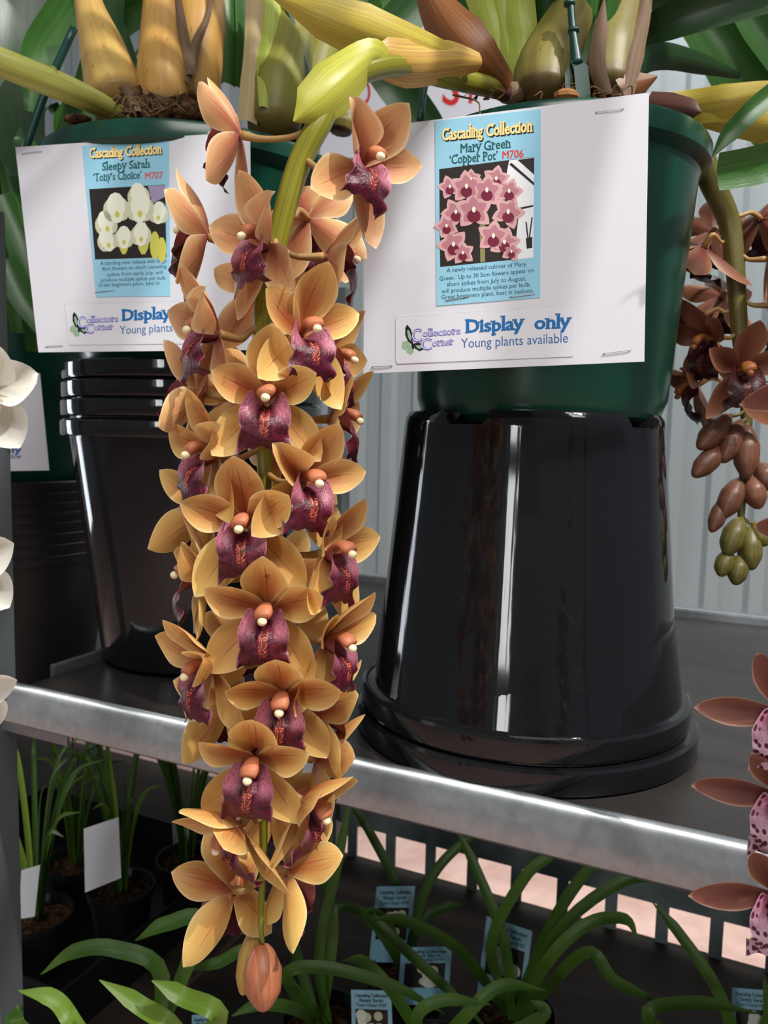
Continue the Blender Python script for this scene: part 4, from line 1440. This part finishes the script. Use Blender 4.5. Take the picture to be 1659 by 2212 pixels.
LL = [
    ('sheath', [(535, 260, .835), (545, 180, .84), (550, 90, .845), (552, -40, .85)], [.020, .026, .022, .020], -.5),
    ('leaf_base', [(570, 230, .83), (580, 140, .84), (585, 60, .85), (590, -40, .86)], [.010, .026, .030, .030], -.4),
    ('leaf', [(610, 120, .86), (620, 60, .87), (640, -40, .88)], [.03, .04, .04], -.3),
    ('leaf_dark', [(700, 150, .93), (730, 60, .94), (750, -40, .95)], [.03, .05, .06], -.3),
    ('sheath_dry', [(408, 160, .83), (395, 80, .835), (385, 0, .84), (380, -40, .84)], [.016, .014, .008, .004], -.5),
    ('sheath_dry', [(400, 175, .83), (425, 90, .84), (450, 30, .85), (455, -40, .85)], [.012, .010, .006, .004], -.5),
    ('sheath_dry', [(325, 240, .82), (318, 190, .825), (300, 140, .84)], [.024, .020, .004], -.5),
    ('sheath_dry', [(290, 240, .81), (275, 200, .815), (240, 170, .82)], [.020, .012, .002], -.5),
    ('leaf', [(330, 5, .98), (260, 40, .98), (220, 90, .98), (170, 180, .98)], [.036, .042, .036, .012], .3),
    ('leaf', [(190, -40, 1.0), (130, 40, 1.0), (80, 120, 1.0), (62, 240, 1.0)], [.040, .044, .040, .010], .3),
    ('leaf_dark', [(225, -40, .95), (228, 40, .96), (260, 110, .97), (300, 200, .98)], [.05, .045, .034, .02], .3),
    ('leaf_dark', [(40, -40, 1.05), (30, 80, 1.05), (30, 220, 1.06), (60, 380, 1.08)], [.080, .085, .080, .05], .2),
    ('leaf', [(500, 60, 1.12), (480, 90, 1.12), (440, 140, 1.12)], [.03, .04, .02], .2),
    ('leaf', [(545, 20, 1.15), (500, 40, 1.15), (455, 100, 1.15)], [.03, .03, .02], .2),
    ('leaf', [(560, 70, 1.16), (510, 95, 1.16), (470, 120, 1.16)], [.03, .03, .02], .2),
    ('leaf', [(830, 30, 1.05), (770, 60, 1.05), (720, 130, 1.05), (690, 220, 1.05)], [.05, .055, .05, .02], .3),
    ('leaf_dark', [(930, -20, 1.0), (860, 50, 1.0), (800, 130, 1.0)], [.045, .05, .04], .3),
    ('leaf_dark', [(800, 110, 1.12), (860, 190, 1.12), (920, 270, 1.12), (960, 340, 1.12)], [.05, .055, .05, .04], .3),
    ('leaf', [(870, -30, 1.2), (800, 20, 1.2), (740, 30, 1.2)], [.06, .07, .05], .3),
    ('leaf_dark', [(150, 300, 1.0), (190, 220, 1.0), (230, 170, 1.0), (290, 120, 1.0)], [.03, .05, .05, .02], .3),
    ('leaf', [(150, 330, 1.02), (160, 270, 1.0), (190, 200, 1.0)], [.03, .05, .03], .3),
]
for mk, pts, wd, fo in LL:
    nm = 'sheath' if mk.startswith('sheath') else 'leaf'
    part(nm, ribbon([at(*q) for q in pts], wd, fold=fo, n=16), M[mk], lplant)
rn = random.Random(9)
for k in range(34):
    x = rn.uniform(235, 395)
    y = rn.uniform(220, 252)
    part('root', tube([at(x, y + 6, .80), at(x + rn.uniform(-16, 16), y - rn.uniform(0, 24), .795), at(x + rn.uniform(-30, 30), y - rn.uniform(-8, 34), .79)],
                      [.0018, .0014, .0004], 8, 5), M['sheath_dry'] if k % 3 else M['root'], lplant)
part('bark_chip', xform(ball((0, 0, 0), 0.010, 1.5, .8, .5, 5, 8), Matrix.Translation(at(168, 258, .80))), M['coir'], lplant, smooth=False)
V, Fc, U = ball((0, 0, 0), 0.05, 1.1, .7, .55, 12, 24)
rn = random.Random(2)
V = [Vector(v) * rn.uniform(.85, 1.12) + at(340, 252, .85) for v in V]
part('coir_clump', (V, Fc, U), M['coir'], lplant)

for k in range(8):
    a = D(-150 + 120 * k / 7)
    dx, dy = math.cos(a), math.sin(a)
    R, h = rn.uniform(.45, .8), rn.uniform(.5, .66)
    p0 = LTC + Vector((dx * .06, dy * .05 + .02, .1))
    part('leaf', ribbon([p0, p0 + Vector((dx * .03, dy * .01, h * .5)), p0 + Vector((dx * R * .45, dy * R * .45, h * .95)), p0 + Vector((dx * R, dy * R, h * .8))],
                        [.018, .032, .034, .003], hint=Vector((-dx * .4, -dy * .4, 1)), fold=.3, n=18), M['leaf'], lplant)

# ---------------------------------------------------------------- far left plant: strap leaves
fplant = thing('orchid_plant', (FX, FY, FLZ + .255), 'leafy orchid plant behind the slotted post and left white card', 'plant')
rn = random.Random(21)
FC = Vector((FX, FY, FLZ + .255))
for k in range(34):
    a = rn.uniform(0, 2 * math.pi)
    R = rn.uniform(.18, .42)
    h = rn.uniform(.10, .42)
    drop = rn.uniform(-.25, .15)
    dx, dy = math.cos(a), math.sin(a) * .7
    p0 = FC + Vector((dx * .03, dy * .03, -.01))
    part('leaf', ribbon([p0, FC + Vector((dx * R * .3, dy * R * .3, h * .7)), FC + Vector((dx * R * .65, dy * R * .65, h)), FC + Vector((dx * R, dy * R, h + drop))],
                        [.016, .036, .034, .003], hint=Vector((-dx * .4, -dy * .4, 1)), fold=.3, n=14), M['leaf' if k % 3 else 'leaf_dark'], fplant)
for pts, wd in (([(30, 300, 1.02), (70, 330, 1.0), (120, 560, 1.0)], [.004, .02, .02]), ([(10, 560, 1.0), (50, 640, 1.0), (110, 720, 1.0)], [.03, .035, .03]),
                ([(5, 420, 1.05), (60, 560, 1.05), (75, 760, 1.05)], [.03, .045, .02]), ([(70, 430, 1.1), (30, 560, 1.1), (40, 720, 1.1)], [.03, .04, .02]),
                ([(0, 330, 1.1), (30, 420, 1.1), (60, 500, 1.1)], [.01, .03, .04])):
    part('leaf', ribbon([at(*q) for q in pts], wd, fold=.3, n=12), M['leaf'], fplant)

# ================================================================== EDGE FLOWERS
wsp = thing('orchid_spike', at(-30, 600, .42), 'white orchid flowers hanging at the left edge, in front of the slotted post', 'flowers')
part('flower_stem', tube([at(-60, 400, .45), at(-62, 800, .45), at(-62, 1300, .45), at(-58, 1600, .45)], [.004, .0038, .003, .002], 20, 10), M['spike_stem'], wsp)
for i, (x, y, yaw, pit, rol) in enumerate(((-50, 842, 30, -10, 10), (-95, 1215, 40, -12, 0), (-98, 1480, 40, -30, 0))):
    add_flower(wsp, at(x, y, .42), yaw, pit, rol, at(-62, y - 40, .45), 'white', seed=500 + i, scale=.80)
rsp = thing('orchid_spike', at(1720, 1400, .42), 'rosy brown orchid flowers with spotted lips entering at the right edge', 'flowers')
part('flower_stem', tube([at(1760, 600, .46), at(1765, 1200, .46), at(1765, 1700, .46), at(1760, 2180, .46)], [.004, .004, .0034, .002], 20, 10), M['spike_stem_dark'], rsp)
for i, (x, y, yaw, pit, rol, sc_) in enumerate(((1700, 1545, -35, 0, 0, .95), (1695, 1722, -35, -4, 0, .95), (1680, 1930, -22, -6, 0, .95), (1795, 830, -60, 0, 0, .95), (1795, 1150, -70, 0, 0, .95))):
    add_flower(rsp, at(x, y, .41), yaw, pit, rol, at(1765, y - 30, .46), 'rose', seed=600 + i, scale=sc_, spread=(35, 90, -24, 140, -98))

# ================================================================== LOWER SHELF
def small_pot(loc, R, h, label, group):
    t = thing('plant_pot', loc, label, 'pot', group)
    part('body', lathe([(R * .2, 0.001), (R * .74, 0.001), (R * .93, h - .012), (R, h - .011), (R, h), (R - .003, h), (R * .88, h - .014)], 40), M['black_matt'], t, frame=WM[t.name])
    V, Fc, U = lathe([(.001, h - .008), (R * .5, h - .010), (R * .90, h - .016)], 24)
    rn_ = random.Random(int(abs(loc[0]) * 1e4))
    part('potting_mix', ([v + Vector((0, 0, rn_.uniform(-.003, .003))) for v in V], Fc, U), M['coir'], t, frame=WM[t.name])
    return t


def grass_plant(c, leaves, label, group, seed, L=(.16, .30), wd=.008, m='leaf_grass', lean=.35, name='orchid_seedling'):
    rn_ = random.Random(seed)
    t = thing(name, c, label, 'plant', group)
    c = Vector(c)
    for k in range(leaves):
        a = rn_.uniform(0, 2 * math.pi)
        l = rn_.uniform(*L)
        o_ = rn_.uniform(.1, lean)
        d = Vector((math.cos(a), math.sin(a), 0))
        p0 = c + d * .006
        pts = [p0, p0 + d * l * o_ * .25 + Vector((0, 0, l * .45)), p0 + d * l * o_ * .7 + Vector((0, 0, l * .8)), p0 + d * l * o_ * 1.4 + Vector((0, 0, l * (.95 - o_ * .3)))]
        w_ = wd * rn_.uniform(.8, 1.2)
        part('leaf', ribbon(pts, [w_ * .9, w_, w_ * .9, .0006], hint=-d * .5 + Vector((0, -.6, .3)), fold=.35, n=12, m=4), M[m if k % 4 else 'leaf_bright'], t)
    return t


# black tray of seedlings, lower left
TZ = ZL + .075
TC = on_z(130, 2140, TZ)
loc_u = BF.inverted() @ TC
tu, tn = loc_u.x, loc_u.y
t = thing('seedling_tray', TC - Vector((0, 0, .075)), 'black plastic tray of seedling pots on the lower left shelf', 'tray', rz=YAW)
part('tray_floor', xform(box(tu - .5, tu, tn, tn + .42, ZL + .002, ZL + .006), BF), M['black_matt'], t, smooth=False)
g = [xform(box(tu - .5, tu, tn - .004, tn, ZL, TZ), BF), xform(box(tu - .5, tu, tn + .42, tn + .424, ZL, TZ), BF), xform(box(tu, tu + .004, tn - .004, tn + .424, ZL, TZ), BF), xform(box(tu - .504, tu - .5, tn - .004, tn + .424, ZL, TZ), BF)]
part('tray_wall', join(*g), M['black_matt'], t, smooth=False)
ZSO = ZL + .007
PH = .085
spots = [((80, 1985), 'front left'), ((262, 1925), 'front right'), ((165, 1868), 'rear left'), ((405, 1862), 'rear right')]
plab = [('black pot of bark holding the seedling closest to the slotted post', 'seedling with tall upright leaves beside the slotted post'),
        ('black pot of bark with a large white tag leaning in it', 'seedling rising behind the large white tag'),
        ('black pot of bark standing farther back, between the two front pots', 'slender seedling farther back between two front seedlings'),
        ('black pot of bark half hidden behind the copper flowers', 'seedling beside the hanging copper flowers, above the tray')]
for i, ((x, y), nm) in enumerate(spots):
    c = on_z(x, y, ZSO + PH - .01)
    small_pot((c.x, c.y, ZSO), .053, PH, plab[i][0], 'seedling pots in the tray')
    grass_plant((c.x, c.y, ZSO + PH - .012), 13, plab[i][1], 'seedlings in the tray', 40 + i, L=(.18, .34), wd=.0095)


def plain_tag(corners, label, m='tag'):
    P = [at(*q) for q in corners]
    n_ = (P[1] - P[0]).cross(P[2] - P[0]).normalized() * .0006
    o_ = part('plant_tag', (P + [p + n_ for p in P], [(0, 1, 2, 3), (7, 6, 5, 4), (0, 4, 5, 1), (1, 5, 6, 2), (2, 6, 7, 3), (3, 7, 4, 0)]), M[m], None, smooth=False)
    return tag(o_, label, 'tag')


plain_tag([(184, 1928, 1.125), (262, 1896, 1.135), (256, 1765, 1.155), (181, 1790, 1.145)], 'large white tag leaning in a seedling pot')
plain_tag([(42, 1985, 1.10), (75, 1980, 1.10), (87, 1868, 1.12), (46, 1880, 1.12)], 'narrow white tag in the pot beside the slotted post')
plain_tag([(375, 1845, 1.42), (420, 1852, 1.42), (422, 1775, 1.43), (372, 1780, 1.43)], 'small white tag beside the hanging copper flowers')


# blue labelled plants, lower right
def blue_tag(TR, BR, BLc, label):
    cd = Card('plant_tag', TR, BR, BLc, label, 'tag', 'blue plant tags on the lower shelf', M['label'], .0006)

    def uv(a, b):
        q = cd.bl_ + cd.ex * a + cd.ey * b + cd.n * .0003
        return q
    def quad(a0, a1, b0, b1, off):
        return [uv(a0, b0) + cd.n * off, uv(a1, b0) + cd.n * off, uv(a1, b1) + cd.n * off, uv(a0, b1) + cd.n * off], [(0, 1, 2, 3)]
    gs = [setmat(quad(.10, .90, .30, .72, 0), 0)]
    rn_ = random.Random(int(TR[0]))
    for k in range(9):
        a, b = rn_.uniform(.24, .76), rn_.uniform(.38, .64)
        r = rn_.uniform(.10, .15)
        gs.append(setmat(([uv(a + r * math.cos(q * .628), b + r * .62 * math.sin(q * .628)) + cd.n * (.0002 + k * .00003) for q in range(10)], [tuple(range(10))]), 1 + k % 2))
    part('picture', join(*gs), [M['pic_dark'], M['pic_cream'], M['pic_cream_shade']], cd.t, smooth=False)
    for st, b, hgt, mk, a0, a1 in (('Cascading Collection', .90, .05, 'ink_dark', .1, .9), ('Sleepy Sarah', .83, .05, 'ink_teal', .2, .8), ('‘Tony’s Choice’ M707', .76, .045, 'ink_teal', .12, .88)):
        V, Fc = text_geo(st, .02)
        x0, x1 = min(v.x for v in V), max(v.x for v in V)
        part('lettering', ([uv(a0 + (a1 - a0) * (v.x - x0) / (x1 - x0), b + v.y / .7 * hgt) + cd.n * (.0002 + v.z) for v in V], Fc), M[mk], cd.t, smooth=False)
    return cd


blue_tag((1150, 2012, 1.0), (1128, 2184, 1.0), (1030, 2148, 1.02), 'blue tag with white flower picture, upright in the pot on the brown board')
blue_tag((897, 1914, 1.08), (880, 2080, 1.08), (797, 2078, 1.10), 'blue tag with white flower picture standing farthest back, nearest the steel post')
blue_tag((976, 2045, 1.0), (968, 2172, .99), (858, 2170, 1.02), 'blue tag with white flower picture between two other blue tags')
blue_tag((845, 2140, .94), (850, 2290, .93), (762, 2285, .95), 'blue tag with white flower picture at the bottom edge under the leaves')
blue_tag((1668, 2140, .92), (1668, 2300, .91), (1580, 2290, .93), 'blue tag with white flower picture in the bottom right corner')
blue_tag((470, 2190, .93), (468, 2330, .92), (412, 2330, .94), 'blue tag just showing its top below the hanging bud')

LP = [((1110, 2200), 'black pot holding the upright blue tag on the brown board', 'arching orchid plant beside the upright blue tag on the brown board', 71),
      ((880, 2120), 'black pot farthest back by the steel post', 'arching orchid plant farthest back by the steel post', 72),
      ((700, 2215), 'black pot below the hanging flower bud', 'arching orchid plant below the hanging flower bud', 73),
      ((1600, 2330), 'black pot in the bottom right corner', 'arching orchid plant in the bottom right corner', 74),
      ((930, 2290), 'black pot at the bottom edge between blue tags', 'arching orchid plant at the bottom edge between blue tags', 75),
      ((300, 2330), 'black pot at the bottom edge in front of the tray', 'bright green orchid plant at the bottom edge in front of the tray', 76)]
LEAVES = {
    71: [[(1100, 2190, 1.02), (1060, 2050, .98), (1130, 1900, .94), (1185, 1850, .93), (1192, 1836, .93)], [(1110, 2190, 1.0), (1190, 2000, .95), (1270, 1880, .92), (1318, 1864, .91)],
         [(1120, 2190, 1.0), (1200, 2020, .93), (1330, 1910, .90), (1420, 1895, .89), (1500, 1930, .88)], [(1090, 2190, 1.0), (1180, 2080, .9), (1270, 1995, .88), (1350, 1985, .88), (1378, 2030, .88)],
         [(1100, 2190, 1.0), (1000, 2060, .96), (880, 1990, .94), (800, 1985, .93)], [(1100, 2190, 1.0), (1090, 2040, .98), (1030, 1880, 1.0), (980, 1780, 1.02)],
         [(1100, 2190, 1.0), (1260, 2060, .9), (1330, 2120, .88), (1440, 2170, .87)]],
    72: [[(880, 2120, 1.08), (870, 1950, 1.1), (800, 1800, 1.12), (745, 1720, 1.14)], [(880, 2120, 1.08), (920, 1920, 1.08), (1000, 1820, 1.08), (1062, 1795, 1.08)],
         [(880, 2120, 1.08), (900, 2000, 1.08), (960, 1960, 1.08), (998, 1955, 1.08)], [(880, 2120, 1.08), (820, 2010, 1.06), (760, 1960, 1.06), (700, 1970, 1.06)],
         [(870, 2120, 1.06), (840, 2000, 1.0), (800, 1980, .98), (960, 2130, .95), (1060, 2230, .94)]],
    73: [[(700, 2215, .98), (690, 2060, .98), (730, 1860, .98), (760, 1700, .98)], [(700, 2215, .98), (720, 2000, .98), (700, 1880, 1.0), (720, 1800, 1.0)],
         [(700, 2215, .95), (620, 2110, .90), (700, 2090, .88), (850, 2130, .87), (960, 2190, .87)], [(700, 2215, .95), (560, 2060, .93), (470, 2080, .93), (400, 2095, .93)],
         [(700, 2215, .95), (640, 2180, .9), (560, 2170, .88), (500, 2195, .87)], [(690, 2215, 1.0), (640, 2060, 1.0), (610, 1980, 1.0)]],
    74: [[(1600, 2330, .88), (1560, 2160, .88), (1470, 2020, .9), (1410, 1950, .92)], [(1600, 2330, .88), (1400, 2200, .84), (1500, 2165, .84), (1640, 2190, .84)],
         [(1600, 2330, .88), (1660, 2200, .9), (1650, 2110, .9)]],
    75: [[(930, 2290, .9), (860, 2160, .9), (790, 2080, .9), (740, 2075, .9)], [(930, 2290, .88), (1000, 2200, .86), (1080, 2130, .85), (1180, 2140, .85)],
         [(930, 2290, .88), (900, 2200, .86), (960, 2160, .85), (1060, 2170, .85)], [(1180, 2260, .88), (1165, 2200, .87), (1146, 2160, .87)]],
    76: [[(470, 2330, .74), (380, 2240, .74), (300, 2170, .74), (215, 2117, .74)], [(560, 2330, .72), (470, 2210, .72), (390, 2150, .72), (328, 2118, .72)],
         [(300, 2330, .8), (180, 2240, .78), (120, 2160, .78), (40, 2140, .78)], [(365, 2250, .86), (350, 2110, .86), (250, 2050, .86), (160, 2055, .86), (88, 2105, .86)],
         [(520, 2120, .88), (430, 2010, .88), (360, 1995, .88), (292, 2032, .88)], [(90, 2330, .72), (60, 2240, .72), (36, 2170, .72)]],
}
for (x, y), pl_, al_, sd in LP:
    c = on_z(x, y, ZL + .075)
    small_pot((c.x, c.y, ZL), .055, .085, pl_, 'pots on the brown board')
    t = thing('orchid_seedling', (c.x, c.y, ZL + .073), al_, 'plant', 'young orchids on the brown board')
    base = Vector((c.x, c.y, ZL + .07))
    for k, pts in enumerate(LEAVES[sd]):
        P = [at(*q) for q in pts]
        P[0] = base + Vector((0.006 * math.cos(k * 2.1), 0.006 * math.sin(k * 2.1), 0))
        wd = .0135 if sd != 76 else .017
        part('leaf', ribbon(P, [wd * .7, wd, wd, wd * .9, .001], fold=.3, n=20, m=4), M['leaf_bright' if sd == 76 and k < 3 else 'leaf_grass'], t)
